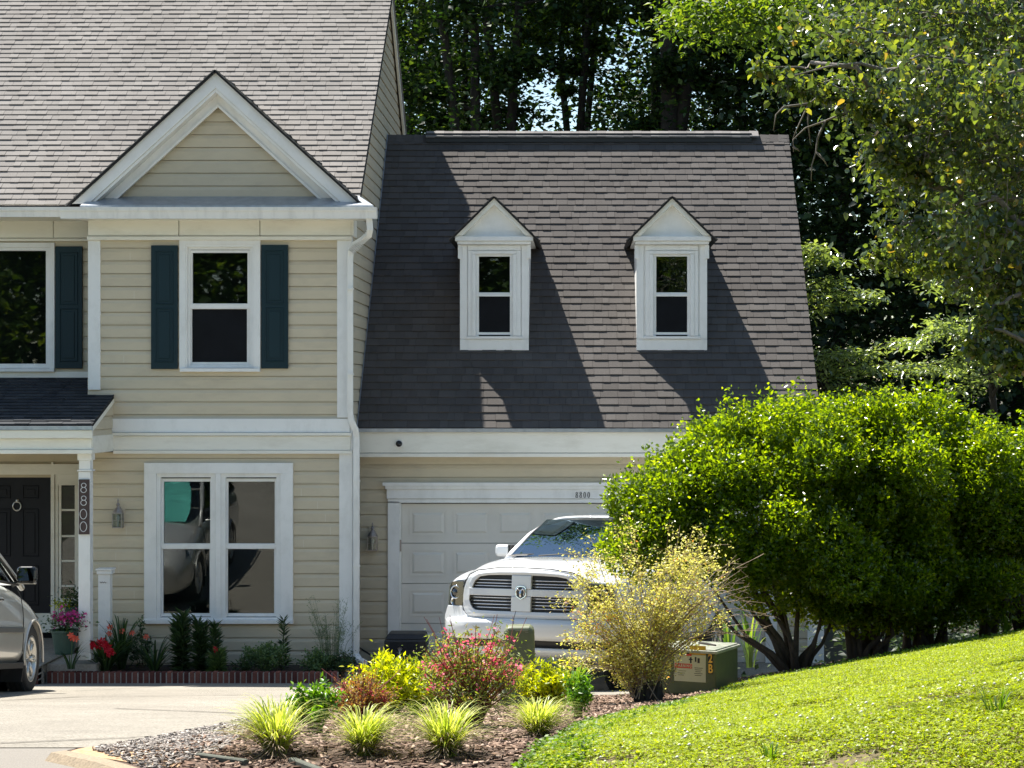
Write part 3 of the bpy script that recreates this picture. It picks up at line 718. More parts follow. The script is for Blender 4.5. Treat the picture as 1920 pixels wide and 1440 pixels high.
st = MB(); st.box(-8.9, PX(165,27.9), 27.33, 27.96, PZ(408,27.4), PZ(390,27.4)); hp(st, 'eave_box', M['cream'])
er = MB(); er.prism([(XS+.0,26.85,PZ(405,26.8)),(XS+.28,26.8,PZ(396,26.8)),(XS+.24,27.5,PZ(390,27)-.02),(XS+.0,27.5,PZ(405,26.8))], (0,0,.09)); hp(er, 'eave_return', M['cream'])
# downspout with elbows
ds = MB(); yd = 26.98
pts = [(692,408),(694,430),(692,440),(680,450),(664,460),(658,470),(656.5,485),(656.5,775),(659,790),(667,806),(668.5,820),(668.5,1215),(668,1228),(674,1238),(684,1243)]
ys_ = [26.8,26.8,26.85,26.95,27.05,27.1,27.1,27.1,27.1,27.12,27.14,27.14,27.14,27.05,26.9]
def rect_tube(mb, P, wx, wy):
    vs = []
    for i, p in enumerate(P):
        a, b = Vector(P[max(0,i-1)]), Vector(P[min(len(P)-1,i+1)]); t_ = (b-a).normalized(); sx = Vector((1,0,0))-t_*t_.x; sx.normalize(); sy = t_.cross(sx)
        for u, v in ((-1,-1),(1,-1),(1,1),(-1,1)): vs.append(Vector(p)+sx*u*wx/2+sy*v*wy/2)
    fs = [(i*4+k, i*4+(k+1)%4, (i+1)*4+(k+1)%4, (i+1)*4+k) for i in range(len(P)-1) for k in range(4)]
    mb.add(vs, fs+[(0,1,2,3), tuple(range(len(vs)-4, len(vs)))])
rect_tube(ds, [W(px,py,Y_) for (px,py),Y_ in zip(pts, ys_)], .078, .06)
dso = hp(ds, 'downspout', M['gutter'], bevel=.006)
cr = MB()
for k in range(14):
    t_ = k/13; px = 692-34*t_; py = 436+36*t_+3*math.sin(t_*math.pi); q = W(px, py, 26.86+.2*t_)
    ang = 0 if t_ < .2 else .9
    rect_tube(cr, [q, (q[0]-.006, q[1], q[2]-.006)], .086, .07)
o = cr.build('elbow_crimps', M['gutter']); o.parent = dso
for (q0, q1, py, yy) in ((651,663,540,27.03),(651,663,700,27.03),(662,675,900,27.1),(662,675,1060,27.1)):
    br = MB(); br.pbox(q0, q1, py, py+3, yy, .04); o = br.build('strap', M['gutter']); o.parent = dso
# ---- dormers
dproto = None
def dormer(xc_, hb, label):
    """hb half width of the front box; local frame: origin at the foot of the front face"""
    YD0 = 28.86; ZD0 = PZ(657, YD0)
    root = empty('dormer'); 
    s = YD0/FPX
    H = 198*s                 # foot to eave line
    m = MB(); f = lambda dx: dx*s
    dk = lambda z: z/GT       # depth at which the roof reaches height z
    # cheeks and front as one shell
    dep = dk(H)+.05
    for sg in (-1, 1):
        m.prism([(sg*hb,0,-.03),(sg*hb,0,H),(sg*hb,dep,H),(sg*hb,.0,-.03)], (-sg*.03,0,0))
    hwy = (f(29.5), f(26), f(176.5))   # half width of window opening, bottom, top
    m.box(-hb, -hwy[0]-.0, .0, .04, 0, H); m.box(hwy[0], hb, .0, .04, 0, H); m.box(-hwy[0], hwy[0], 0, .04, 0, hwy[1]); m.box(-hwy[0], hwy[0], 0, .04, hwy[2], H)
    shell = m.build('dormer_wall', M['trim']); shell.parent = root
    root_o = shell
    t = MB()
    t.box(-hb-.004, hb+.004, -.02, -.001, .0, f(21))                    # bottom board
    for sg in (-1, 1):
        t.box(sg*(hb+.004), sg*(hb-f(13)), -.02, -.001, f(21.5), H-.005)   # corner boards
        t.box(sg*f(49.5), sg*f(34.5), -.03, -.001, f(27), f(186.5))          # casing
        t.box(sg*f(41.5), sg*f(34.5), -.05, -.031, f(27), f(180))
        t.box(sg*(hb+.03), sg*(hb-.03), -.045, .03, H-f(26), H-.004)         # bracket blocks
    t.box(-f(49.5), f(49.5), -.03, -.001, f(187), f(197)); t.box(-f(41.5), f(41.5), -.05, -.031, f(180.5), f(186))
    t.box(-f(53), f(53), -.045, -.001, f(21.5), f(26.5))                # sill
    o = t.build('casing', M['trim'], bevel=.003); o.parent = shell
    # sashes
    t = MB(); gx = f(29)
    for (z0, z1, yy) in ((f(106), f(176), .0), (f(34), f(104), .018)):
        t.box(-gx-.04, gx+.04, yy-.012, yy+.02, z1, z1+.035); t.box(-gx-.04, gx+.04, yy-.012, yy+.02, z0-.035, z0)
        t.box(-gx-.04, -gx, yy-.012, yy+.02, z0, z1); t.box(gx, gx+.04, yy-.012, yy+.02, z0, z1)
    o = t.build('sash', M['trim'], bevel=.002); o.parent = shell
    for (z0, z1, yy) in ((f(106), f(176), .008), (f(34), f(104), .026)):
        p = MB(); p.box(-gx-.01, gx+.01, yy, yy+.004, z0-.01, z1+.01); o = p.build('pane', M['glass'] if yy < .01 else M['screened']); o.parent = shell
    p = MB(); p.box(-gx-.1, gx+.1, .2, .22, f(24), f(184)); o = p.build('unlit_backing', M['dark']); o.parent = shell  # dark sheet behind the sashes imitates an unlit interior
    # cornice
    ew = f(73)
    c = MB(); c.box(-ew+.03, ew-.03, -.10, .03, H, H+f(6)); c.box(-ew, ew, -.13, .03, H+f(6.1), H+f(15))
    for sg in (-1, 1):
        c.box(sg*(hb-.01), sg*(ew), .03, dk(H)+.12, H+f(6.2), H+f(11))
    o = c.build('cornice', M['trim'], bevel=.006); o.parent = shell
    # pediment board, rake trim, roof
    za = f(287); zE = f(207); slp = (za-zE)/f(81)
    pz = H+f(15.5)
    b = MB(); bw = (za-f(12)-pz)/slp; b.prism([(-bw,-.03,pz),(bw,-.03,pz),(0,-.03,pz+bw*slp)], (0,.03,0)); o = b.build('pediment_board', M['trim']); o.parent = shell
    rk = MB()
    for sg in (-1, 1):
        w0 = (za-.012-pz)/slp; w1 = (za-f(15)-pz)/slp
        rk.prism([(0,-.14,za-.012),(sg*w0,-.14,pz),(sg*w1,-.14,pz),(0,-.14,za-f(15))], (0,.12,0))
    o = rk.build('rake_trim', M['cream'], bevel=.003); o.parent = shell
    for sg in (-1, 1):
        U = Vector((0,1,0)); Vv = Vector((-sg,0,slp)).normalized(); N = Vector((sg*slp,0,1)).normalized(); L = math.hypot(f(83), f(83)*slp)
        Oe = Vector((sg*f(83), -.17, za-f(83)*slp))
        ur = lambda v, Oe=Oe, Vv=Vv: (0, (Oe.z+Vv.z*v)/GT-Oe.y+.04)
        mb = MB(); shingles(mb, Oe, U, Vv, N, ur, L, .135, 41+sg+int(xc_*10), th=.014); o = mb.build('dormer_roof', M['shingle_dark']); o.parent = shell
        d = MB(); d.prism([Oe-N*.004, Oe-N*.004+U*ur(0)[1], Oe+Vv*L+U*(ur(L)[1]), Oe+Vv*L-N*.004], -N*.014); q = d.build('dormer_deck', M['roofbase']); q.parent = shell
    root.location = (0,0,0)
    # dormer is a part of the house: its wall mesh is the part, everything else its sub-parts
    bpy.data.objects.remove(root, do_unlink=True)
    shell.name = 'dormer'; shell.parent = house; shell.location = Vector((xc_, YD0, ZD0))-Vector(house.location)
    shell['label'] = label
    return shell
dormer((PX(863,28.86)+PX(991,28.86))/2+.0, .468, 'white dormer nearer the taller house, green leaves mirrored in its upper pane')
dormer((PX(1193,28.86)+PX(1326,28.86))/2, .48, 'white dormer on the open side of the garage roof, both panes dark')
# ---- porch
pt, pb = PZ(708,YM), PZ(797,25.95); ps = (pt-pb)/(YM-25.95)
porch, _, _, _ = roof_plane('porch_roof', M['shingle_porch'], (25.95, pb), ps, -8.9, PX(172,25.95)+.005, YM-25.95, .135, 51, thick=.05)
x_pr = PX(173,25.95)
t = MB(); t.pbox(-150,172,799,806,25.88,.06); hp(t, 'porch_drip_edge', M['flash'])
t = MB(); t.pbox(-150,173,806.5,822,25.9,.05); t.pbox(-150,171.5,822,843,25.96,.08); t.pbox(-150,173,843.5,851,25.93,.16)
t.box(x_pr-.035, x_pr-.005, 26.0, YB-.05, PZ(851,25.93), PZ(818,25.9))
hp(t, 'porch_beam', M['cream'], bevel=.003)
t = MB(); t.prism([(x_pr-.02,25.97,pb-.03),(x_pr-.02,YB+.05,pb+ps*(YB+.05-25.97)-.03),(x_pr-.02,YB+.05,pb+ps*(YB+.05-25.97)-.09),(x_pr-.02,25.97,pb-.09)], (.015,0,0)); hp(t, 'porch_rake', M['cream'])
t = MB(); siding(t, PZ(820,25.9), pb+.36, lambda z: (26.0+max(0,(z-pb+.05)/ps), YB), [], (x_pr-.03,0,0), (0,1,0), (1,0,0)); hp(t, 'porch_gable', M['siding'])
t = MB(); t.box(-8.9, x_pr-.04, 26.05, YE, PZ(851,25.95)+.02, PZ(851,25.95)+.04); hp(t, 'porch_ceiling', M['siding'])
# post
t = MB(); yp = 26.08
t.pbox(147,169,884.5,1237,yp,.16); t.pbox(145,171.5,851,863,yp-.015,.19); t.pbox(148,169,863,881,yp,.16); t.pbox(144.5,171.5,881,884,yp-.018,.2)
t.pbox(145,170,1225,1237.5,yp-.01,.18)
hp(t, 'porch_post', M['trim'], bevel=.004)
# entry: door, sidelight, casing
e = YE
t = MB(); t.pbox(-160,150,870,890,e-.05,.06); t.pbox(95,102,890,1186,e-.04,.06); t.pbox(103,109,890,1186,e-.02,.04); t.pbox(109,150,890,910,e-.03,.04)
t.pbox(110,115,908,1186,e-.02,.03); t.pbox(140,150,908,1186,e-.02,.03); t.pbox(115,140,1122,1186,e-.02,.03)
t.pbox(96,100,866,870,e-.06,.07); t.pbox(-160,95,1150,1186,e-.02,.04)
ca = hp(t, 'entry_casing', M['cream'], bevel=.003)
t = MB(); t.pbox(-45,94.5,892,1150,e+.0,.05); dr = hp(t, 'front_door', M['door'])
def panel(x0,x1,y0,y1,Y,par,mat):
    xa, xb, za, zz = PX(x0,Y), PX(x1,Y), PZ(y1,Y), PZ(y0,Y); m = MB()
    for (u0,u1,w0,w1) in ((xa,xb,zz-.018,zz),(xa,xb,za,za+.018),(xa,xa+.018,za+.018,zz-.018),(xb-.018,xb,za+.018,zz-.018)): m.box(u0,u1,Y-.012,Y-.0005,w0,w1)
    m.box(xa+.05,xb-.05,Y-.010,Y-.0005,za+.05,zz-.05); o = m.build('door_panel', mat, bevel=.005); o.parent = par
for (x0,x1) in ((-30,20),(42,73)):
    for (y0,y1) in ((910,935),(954,1044),(1060,1135)): panel(x0,x1,y0,y1,e,dr,M['door'])
k = MB(); c = Vector(W(32,949,e-.03)); k.tube([c+Vector((.055*math.cos(a),-.01,.06*math.sin(a))) for a in np.linspace(0,2*math.pi,25)], .008, 8, cap=False)
k.box(c.x-.02,c.x+.02,e-.02,e-.001,c.z+.045,c.z+.09); k.lathe([(0,-.02),(.014,-.015),(.016,0),(.01,.01)], (c.x,e-.01,c.z-.06), 12, 'y'); o = k.build('door_knocker', M['alloy'], smooth=True); o.parent = dr
for yy in (954.5, 1003.5, 1050, 1097):
    t = MB(); t.pbox(115,140,yy,yy+3.5,e-.015,.03); o = t.build('muntin', M['cream']); o.parent = ca
yy0 = [912, 958, 1007, 1053.5, 1100.5]; yy1 = [954.5, 1003.5, 1050, 1097, 1122]
for a, b in zip(yy0, yy1):
    p = MB(); p.pbox(115,140,a,b,e+.005,.004); o = p.build('sidelight_pane', M['glass_low']); o.parent = ca
p = MB(); p.pbox(112,143,908,1126,e+.05,.02); o = p.build('unlit_backing', M['dark']); o.parent = ca  # sheet coloured dark for the unlit hall behind the panes
# porch floor slab and brick steps
brick = islandmat('brick_red', [(0,(.09,.032,.028)),(.5,(.16,.058,.045)),(1,(.24,.095,.07))], bump=.5, bscale=70)
mortar = plain('mortar', (.36,.33,.29), .9, var=.2, scale=50)
t = MB(); t.box(-8.9, -6.62, 25.75, YE, .0, .235); t.box(-6.615,-6.0,26.13,YB,0,.235); pf = hp(t, 'porch_step', mortar)
def brick_row(x0, x1, Yf, Yb, z0, z1, w=.062, j=.010, rs=1, courses=1, long=False):
    rr = random.Random(rs); mb = MB(); h = (z1-z0)/courses
    for c_ in range(courses):
        x = x0-(w/2 if c_ % 2 else 0)
        while x < x1-.01:
            a = max(x, x0); b = min(x+w, x1); dy = rr.uniform(-.004,.004); dz = rr.uniform(-.004,.003)
            if b-a > .02: mb.box(a, b, Yf+dy, Yb, z0+c_*h+j*.5, z0+(c_+1)*h-j*.5+dz)
            x += w+j
    return mb
mb = brick_row(-8.6, -6.62, 25.72, 25.9, .02, .235, .2, .012, 3, 3); o = mb.build('step_bricks', brick, bevel=.004); o.parent = pf
t = MB(); t.box(-8.7,-6.6,25.7,YE,.237,.262); o = t.build('porch_floor', M['concrete']); o.parent = pf
# ------------------------------------------------------------ trees
bark = plain('bark', (.032,.027,.022), .95, var=.5, scale=14, stretch=(1,1,.25), bump=1, bscale=25)
M['bark'] = bark
LM_forest = leafmat('forest_leaf', [(0,(.010,.030,.011)),(.6,(.021,.050,.015)),(.88,(.045,.085,.02)),(1,(.09,.14,.025))], trans=.36, rough=.5, spec=.3, tcol=(1.1,1,.25), tv=2.3)
LM_maple = leafmat('light_forest_leaf', [(0,(.03,.065,.012)),(.6,(.055,.11,.018)),(1,(.12,.18,.028))], trans=.45, rough=.5, spec=.3, tcol=(1.2,1,.2), tv=2.8)
LM_shade = leafmat('shade_leaf', [(0,(.008,.020,.008)),(.8,(.018,.040,.012)),(1,(.05,.085,.02))], trans=.2, rough=.5, spec=.3)  # forest leaf darkened, shade under the trees put into its colour
LM_near = leafmat('large_leaf', [(0,(.024,.045,.026)),(.5,(.042,.070,.030)),(.82,(.075,.11,.03)),(.97,(.13,.16,.035)),(1,(.15,.10,.04))], trans=.36, rough=.25, spec=.8, tcol=(1.15,1,.25), tv=4.2)
LM_dog = leafmat('layered_leaf', [(0,(.09,.13,.07)),(.6,(.16,.21,.11)),(1,(.28,.34,.18))], trans=.4, rough=.22, spec=1.0, tv=2.2)  # colour whitened to carry the sun's glint on the sprays

def limb_tree(seed, H, r0, crown0, RAD, nleaf, lsize, lmat, name, label, group=None, loc=(0,0,0), lean=(0,0), nl=24, layered=0.0, lr=.5, fork=False, spread=.30, shape=None):
    rng = np.random.default_rng(seed); root = empty(name, loc); tag(root, label, 'tree', group)
    mb = MB(); n = 9; tp = []
    wob = rng.normal(size=(n+1, 2))*.10*H/18
    for i in range(n+1):
        t = i/n; tp.append((lean[0]*t*H+wob[:i+1,0].sum()*.6, lean[1]*t*H+wob[:i+1,1].sum()*.6, t*H*.93-.3))
    mb.tube(tp, [r0*(1.25 if i == 0 else 1)*(1-.88*(i/n)**1.1) for i in range(n+1)], 9)
    if fork:
        a0 = rng.random()*6.28; k = 3; q = [Vector(tp[k])]
        for i in range(5): q.append(q[-1]+Vector((math.cos(a0)*.5, math.sin(a0)*.35, H*.14)))
        mb.tube(q, [r0*.7, r0*.6, r0*.5, r0*.4, r0*.28, r0*.1], 8)
    C = []; Wt = []
    tpa = np.array(tp)
    for j in range(nl):
        t = (j+rng.random())/nl; h = crown0+(H*.96-crown0)*t
        u = h/H; idx = min(n-1, int(u*n)); b = tpa[idx]+(tpa[idx+1]-tpa[idx])*(u*n-idx); b = b.copy(); b[2] = h
        rr = RAD*(math.sin(math.pi*min(1, .18+.82*(1-t)**.8)) if shape is None else shape(t))*rng.uniform(.6, 1.1)
        az = j*2.39996+rng.normal()*.4; up = rng.uniform(.05, .5)*(1-layered)+.03
        P = [b]; d = np.array([math.cos(az), math.sin(az), up])
        m = 6
        for i in range(m):
            d = d+rng.normal(size=3)*np.array([.16,.16,.10]); d[2] -= .03; P.append(P[-1]+d/np.linalg.norm(d)*rr/m)
        mb.tube(P, [max(.008, r0*.32*(1-i/m)**.9*(1-.5*t)) for i in range(m+1)], 5)
        for i in range(2, m+1):
            for s in range(2 if i < m else 3):
                dd = rng.normal(size=3)*np.array([1,1,.35*(1-layered*.7)]); dd /= np.linalg.norm(dd); ln = rr*.30*rng.uniform(.5,1.1)
                e = P[i]+dd*ln+np.array([0,0,-.04*ln]); mb.tube([P[i], (P[i]+e)/2+np.array([0,0,.04]), e], [.012,.009,.004], 4, cap=False)
                for f in (.35,.7,1.0): C.append(P[i]+(e-P[i])*f); Wt.append(ln*spread+.10)
    tr = mb.build('trunk', bark, root, smooth=True)
    C = np.array(C); Wt = np.array(Wt); k = rng.integers(0, len(C), nleaf)
    P = C[k]+rng.normal(size=(nleaf, 3))*Wt[k][:, None]*np.array([1, 1, .55*(1-layered*.75)])
    L = lsize*rng.uniform(.6, 1.25, nleaf)
    leaves('crown', P, L, lmat, rng, root, zb=-.25, zs=.5*(1-layered*.5), wr=lr, nup=.55+.3*layered)
    return root
# three kinds of forest tree, then copies with their own place, turn and size
kinds = [limb_tree(101, 22, .17, 6.5, 4.6, 30000, .14, LM_forest, 'oak_tree', 'x', fork=True, lr=.62),
         limb_tree(102, 20, .14, 6.5, 4.0, 27000, .13, LM_forest, 'maple_tree', 'x', lean=(.03,.0), lr=.75),
         limb_tree(103, 23, .15, 11.3, 4.2, 22000, .135, LM_maple, 'poplar_tree', 'x', lean=(-.02,.0), lr=.7, fork=True),
         limb_tree(104, 24, .27, 7.5, 4.6, 25000, .14, LM_forest, 'oak_tree', 'x', fork=True, lr=.62)]
# kind, photo x of the trunk, distance, turn, scale, lean, label
FT = [
 (0, 858, 40, .3, 1.0, .03, 'dark slender trunk rising just right of the taller house behind the garage ridge'),
 (1, 893, 44, 1.9, 1.0, -.03, 'leaning trunk crossing behind the one nearest the taller house'),
 (2, 938, 41, 2.6, 1.08, .01, 'thick straight dark trunk over the left end of the garage ridge vent'),
 (2, 1078, 43, 4.1, .95, -.045, 'thin leaning trunk right of the bright gap of blue sky'),
 (2, 1112, 47, 5.2, .95, -.05, 'second thin leaning trunk beside the blue gap, farther back'),
 (3, 1268, 39, 3.3, 1.0, .0, 'thickest dark trunk above the right dormer'),
 (2, 1205, 48, .9, 1.1, .03, 'trunk half hidden left of the thickest one'),
 (1, 1420, 44, 2.2, 1.1, -.02, 'dark tree over the right end of the garage ridge'),
 (2, 765, 47, 5.6, 1.05, .0, 'sunlit yellow green tree beside the edge of the taller roof'),
 (0, 1575, 41, 4.7, 1.05, .0, 'tall shaded tree just beyond the right end of the garage roof'),
 (2, 1690, 46, 1.2, 1.1, .02, 'tall shaded tree behind the middle of the hedge'),
 (1, 1800, 40, 3.9, 1.1, .0, 'tall shaded tree with a bare lower trunk above the hedge'),
 (0, 1905, 43, .5, 1.1, .0, 'tall shaded tree at the edge of the picture above the hedge'),
 (2, 2080, 40, 2.9, 1.0, .0, 'tall shaded tree standing past the end of the hedge'),
 (1, 640, 50, 2.0, 1.15, .0, 'tree standing behind the ridge of the taller house'),
]
names = ['oak_tree', 'maple_tree', 'poplar_tree']; used = set()
rr = random.Random(9)
for (k, px, Y, rot, sc, ln, lb) in FT:
    Y += 4
    if k in used: o = copy_tree(kinds[k])
    else: o = kinds[k]; used.add(k)
    X = PX(px, Y); o.location = (X, Y, G(X, Y)-.05); o.rotation_euler = (0, ln, rot); o.scale = (sc, sc, sc); tag(o, lb, 'tree', 'tall trees of the wood behind the house')
# the deep wood beyond: reads as one mass
rng = np.random.default_rng(77)
def wood_mass(name, n, xr, yr, zr, gaps, lsz, mat, label, density=None):
    ncl = n//45; C = np.stack([rng.uniform(*xr, ncl), rng.uniform(*yr, ncl), rng.uniform(*zr, ncl)**1.0], 1)
    keep = np.ones(ncl, bool)
    for (px, py, r) in gaps:
        x = VX+FPX*C[:, 0]/C[:, 1]; y = HY-FPX*(C[:, 2]-CZ)/C[:, 1]; keep &= (((x-px)/r)**2+((y-py)/(r*1.2))**2 > 1)
    C = C[keep]; k = rng.integers(0, len(C), n)
    P = C[k]+rng.normal(size=(n, 3))*np.array([.95, .95, .5])*rng.uniform(.5, 1.0, n)[:, None]
    P[:, 2] = np.maximum(P[:, 2], .1)
    o = leaves(name, P, lsz*rng.uniform(.6, 1.3, n), mat, rng, zb=-.2, zs=.5, wr=.7, nup=.6); tag(o, label, 'wood', kind='stuff'); return o
wood_mass('deep_wood', 190000, (-14, 26), (54, 72), (0, 22), [(1035,180,78),(1030,235,40),(1255,125,32),(905,45,20),(1345,70,28),(960,60,22),(1150,75,22)], .23, LM_forest, 'dense dark wood closing the view behind the single trunks')
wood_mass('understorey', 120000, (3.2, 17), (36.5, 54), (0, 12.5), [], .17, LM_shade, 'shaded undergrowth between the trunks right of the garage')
wood_mass('ground_cover_wood', 60000, (-6, 14), (39.5, 52), (4.5, 12.5), [(1035,185,85),(1255,125,40)], .14, LM_forest, 'young sunlit leaves between the trunks above the ridge')
# trees across the street, seen only mirrored in the window panes
wood_mass('street_treeline', 110000, (-24, 24), (-24, -15), (1.8, 12.5), [], .40, LM_maple, 'green treeline across the street, mirrored in the window panes')
tm = MB()
for i in range(14):
    x = -22+i*3.4+rr.uniform(-1,1); y = -20+rr.uniform(-5,3); tm.tube([(x,y,1.5),(x+rr.uniform(-.5,.5),y,12)], [.25,.12], 7)
o = tm.build('street_tree_trunks', bark); tag(o, 'dark trunks of the treeline across the street', 'tree trunks', kind='stuff')

# layered understorey trees right of the garage (sunlit flat sprays)
def layered_tree(seed, px, Y, H, RAD, nleaf, lsize, sprays, label):
    """sprays: list of (px0,py0,px1,py1,width m) limbs carrying flat leaf layers"""
    rng = np.random.default_rng(seed); X = PX(px, Y); g = G(X, Y); root = empty('dogwood_tree', (X, Y, g)); tag(root, label, 'tree', 'layered small trees beside the garage')
    mb = MB(); mb.tube([(0,0,-.2),(.1,0,H*.4),(-.05,.1,H*.75),(.1,0,H)], [.07,.055,.04,.012], 7); Ps = []
    for (a, b, c, d, w) in sprays:
        p0 = Vector(W(a, b, Y))-Vector((X, Y, g)); p1 = Vector(W(c, d, Y-.6))-Vector((X, Y, g))
        st = Vector((0, 0, max(.3, min(H, p0.z-.3)))); q = [st, st.lerp(p0, .6)+Vector((0,0,.15)), p0, p0.lerp(p1, .5)+Vector((0,0,.10)), p1]
        mb.tube(q, [.028,.022,.016,.011,.004], 5)
        n = int(.5*nleaf*w*(p1-p0).length)
        t = rng.random(n)**.9; base = np.array([list(p0.lerp(p1, float(x))+Vector((0,0,.10*math.sin(float(x)*3.14)))) for x in t])
        wl = w*(1-.75*t)
        P = base+np.stack([rng.normal(size=n)*.10, rng.normal(size=n)*wl*1.5, -np.abs(rng.normal(size=n))*.04*(1+w)+rng.normal(size=n)*.02], 1)
        kx = rng.integers(0, 7, n); P[:, 2] += (kx-3)*.03*w
        Ps.append(P)
    mb.build('trunk', bark, root, smooth=True); P = np.concatenate(Ps)
    leaves('crown', P, lsize*rng.uniform(.6,1.2,len(P)), LM_dog, rng, root, zb=-.35, zs=.4, wr=.45, nup=.8)
    return root
layered_tree(201, 1500, 33.5, 5.6, 2, 1150, .13, [(1500,470,1580,495,.35),(1500,500,1568,490,.35),(1500,545,1590,525,.35),(1500,560,1655,552,.45),(1500,590,1610,572,.35),(1500,480,1540,462,.4)], 'small tree with flat bright sprays reaching out from behind the upper garage edge')
layered_tree(202, 1560, 32.5, 3.3, 2, 1150, .11, [(1520,670,1640,662,.5),(1540,690,1805,695,.45),(1530,715,1720,690,.5),(1520,740,1690,735,.5),(1590,670,1740,640,.35),(1530,765,1640,750,.4),(1520,700,1600,655,.5)], 'small tree spreading pale layered branches low over the hedge top')
layered_tree(203, 1860, 27.0, 6.0, 2, 1100, .11, [(1880,560,1740,530,.6),(1890,600,1700,640,.6),(1880,640,1740,600,.6),(1900,680,1720,690,.5),(1880,540,1800,500,.6),(1890,620,1800,650,.7),(1900,700,1780,735,.5)], 'dark glossy small tree hanging under the large leaved tree')

# ---- large leaved tree overhanging from the right
def near_tree():
    rng = np.random.default_rng(301); Y0 = 16.2; X0 = 4.35; g = G(X0, Y0); root = empty('linden_tree', (X0, Y0, g)); tag(root, 'large leaved tree whose leafy boughs hang into the upper right of the view', 'tree')
    org = Vector((X0, Y0, g)); mb = MB()
    mb.tube([(0,0,-.3),(.05,0,1.5),(-.05,.1,3),(0,.1,4.5),(.1,0,6.5),(.3,.1,9)], [.2,.15,.13,.12,.10,.05], 10)
    C = []; tips = []
    # boughs: photo px/py waypoint ends at their own distance
    B = [((1930,90),(1640,40),16.5,.26),((1930,150),(1560,70),15.8,.30),((1930,200),(1470,150),15.2,.24),((1930,60),(1500,40),17.2,.26),((1940,250),(1600,190),16.4,.34),((1940,300),(1650,260),15.6,.36),
         ((1950,330),(1680,350),16.6,.36),((1950,400),(1680,430),15.4,.32),((1950,470),(1700,480),16.2,.28),((1950,200),(1700,120),14.8,.36),((1950,330),(1750,230),15.0,.4),((1950,450),(1800,400),14.6,.36),
         ((1950,520),(1830,520),15.2,.30),((1960,120),(1760,30),15.6,.4),((1960,600),(1860,600),15.0,.18),((1960,20),(1700,-40),16.4,.4),((1960,540),(1640,478),15.6,.10),((1960,690),(1830,640),14.8,.12),((1950,360),(1640,300),17.0,.3),((1960,250),(1850,150),14.2,.3),((1960,0),(1560,-30),15.4,.3),((1700,230),(1430,128),15.2,.07),((1740,330),(1650,275),15.0,.14)]
    B += [((3.9,15.5,8.6),(-.6,12.8,8.1),0,.5),((3.9,15.3,8.8),(.0,12.4,7.9),0,.5),((3.9,15.5,8.9),(.6,13.2,8.4),0,.55),((3.9,15.5,8.6),(1.1,12.5,8.0),0,.5)]
    for i in range(34):
        az = rng.uniform(-1.45, 1.9); zz = rng.uniform(4.6, 10.2); ln = rng.uniform(1.0, 2.2)*(1-.35*abs(zz-7)/3.5)
        if az > 1.2: az += 1.2
        B.append(((X0+.12*math.cos(az), Y0+.12*math.sin(az), zz-.5), (X0+ln*math.cos(az), Y0+ln*math.sin(az), zz+rng.uniform(-.2,.5)), 0, rng.uniform(.28,.42)))
    for (a, b, Y, sp) in B:
        p0 = (Vector(W(*a, Y)) if Y else Vector(a))-org; p1 = (Vector(W(*b, Y-.4)) if Y else Vector(b))-org; st = Vector((.02, .06, max(2.2, p0.z-rng.uniform(.25,1.3))))
        pts = [st]+[p0.lerp(p1, t)+Vector((rng.normal()*.05, rng.normal()*.1, .18*math.sin(t*3.1)+rng.normal()*.03)) for t in np.linspace(0, 1, 8)]
        mb.tube(pts, [.034]+[.024*(1-t)+.004 for t in np.linspace(0, 1, 8)], 6)
        for t in np.linspace(0, 1, 8)[0:]:
            p = p0.lerp(p1, t)
            for s in range(6):
                dd = Vector((rng.normal()*.6-.3, rng.normal()*.9, rng.normal()*.5-.25)); dd.normalize(); e = p+dd*sp*1.15*rng.uniform(.4,1.2)*(1-.45*t)
                mb.tube([p, (p+e)/2+Vector((0,0,.02)), e], [.006,.004,.002], 4, cap=False)
                for f in np.linspace(.15, 1, 7): C.append((p+(e-p)*f, sp))
    for (pts, Y) in (([(1650,205),(1562,160),(1516,195),(1495,240),(1486,262)],15.3),([(1516,195),(1470,200),(1455,215),(1450,245)],15.3),([(1650,200),(1605,202),(1545,228),(1510,240),(1487,262),(1488,285)],15.2),([(1548,226),(1533,260),(1530,285),(1522,310),(1521,340)],15.2),([(1516,195),(1515,230),(1520,272)],15.3),([(1640,212),(1605,215),(1565,222)],15.3),([(1487,275),(1500,284)],15.2),([(1530,285),(1545,300),(1552,312)],15.2)):
        mb.tube([Vector(W(*p, Y))-org for p in pts], [.011-.008*i/(len(pts)-1) for i in range(len(pts))], 5)
    mb.build('trunk', plain('grey_bark', (.17,.15,.13), .9, var=.3, scale=30), root, smooth=True)
    n = 52000; k = rng.integers(0, len(C), n); c = np.array([list(x[0]) for x in C])[k]; w = np.array([x[1] for x in C])[k]
    P = c+rng.normal(size=(n, 3))*(w*.26+.015)[:, None]
    D = rdir(n, rng, -.75, .6); L = .062*rng.uniform(.55, 1.2, n); N = rdir(n, rng)+np.array([-.1, 0, .55])
    # rounded leaves: six-sided, cupped along the midrib
    S = np.cross(D, N); S /= np.linalg.norm(S, axis=1)[:, None]+1e-9; NN = np.cross(S, D); Lc = L[:, None]; w_ = .74
    V = np.stack([P, P+D*Lc*.22+S*Lc*w_*.46+NN*Lc*.10, P+D*Lc*.62+S*Lc*w_*.40+NN*Lc*.12, P+D*Lc-NN*Lc*.04, P+D*Lc*.62-S*Lc*w_*.40+NN*Lc*.12, P+D*Lc*.22-S*Lc*w_*.46+NN*Lc*.10], 1).reshape(-1, 3)
    b = np.arange(n)[:, None]*6; F = np.concatenate([b+np.array([q]) for q in ((0,1,2,3),(0,3,4,5))], 0)
    mesh_np('crown', V, F, LM_near, root)
near_tree()
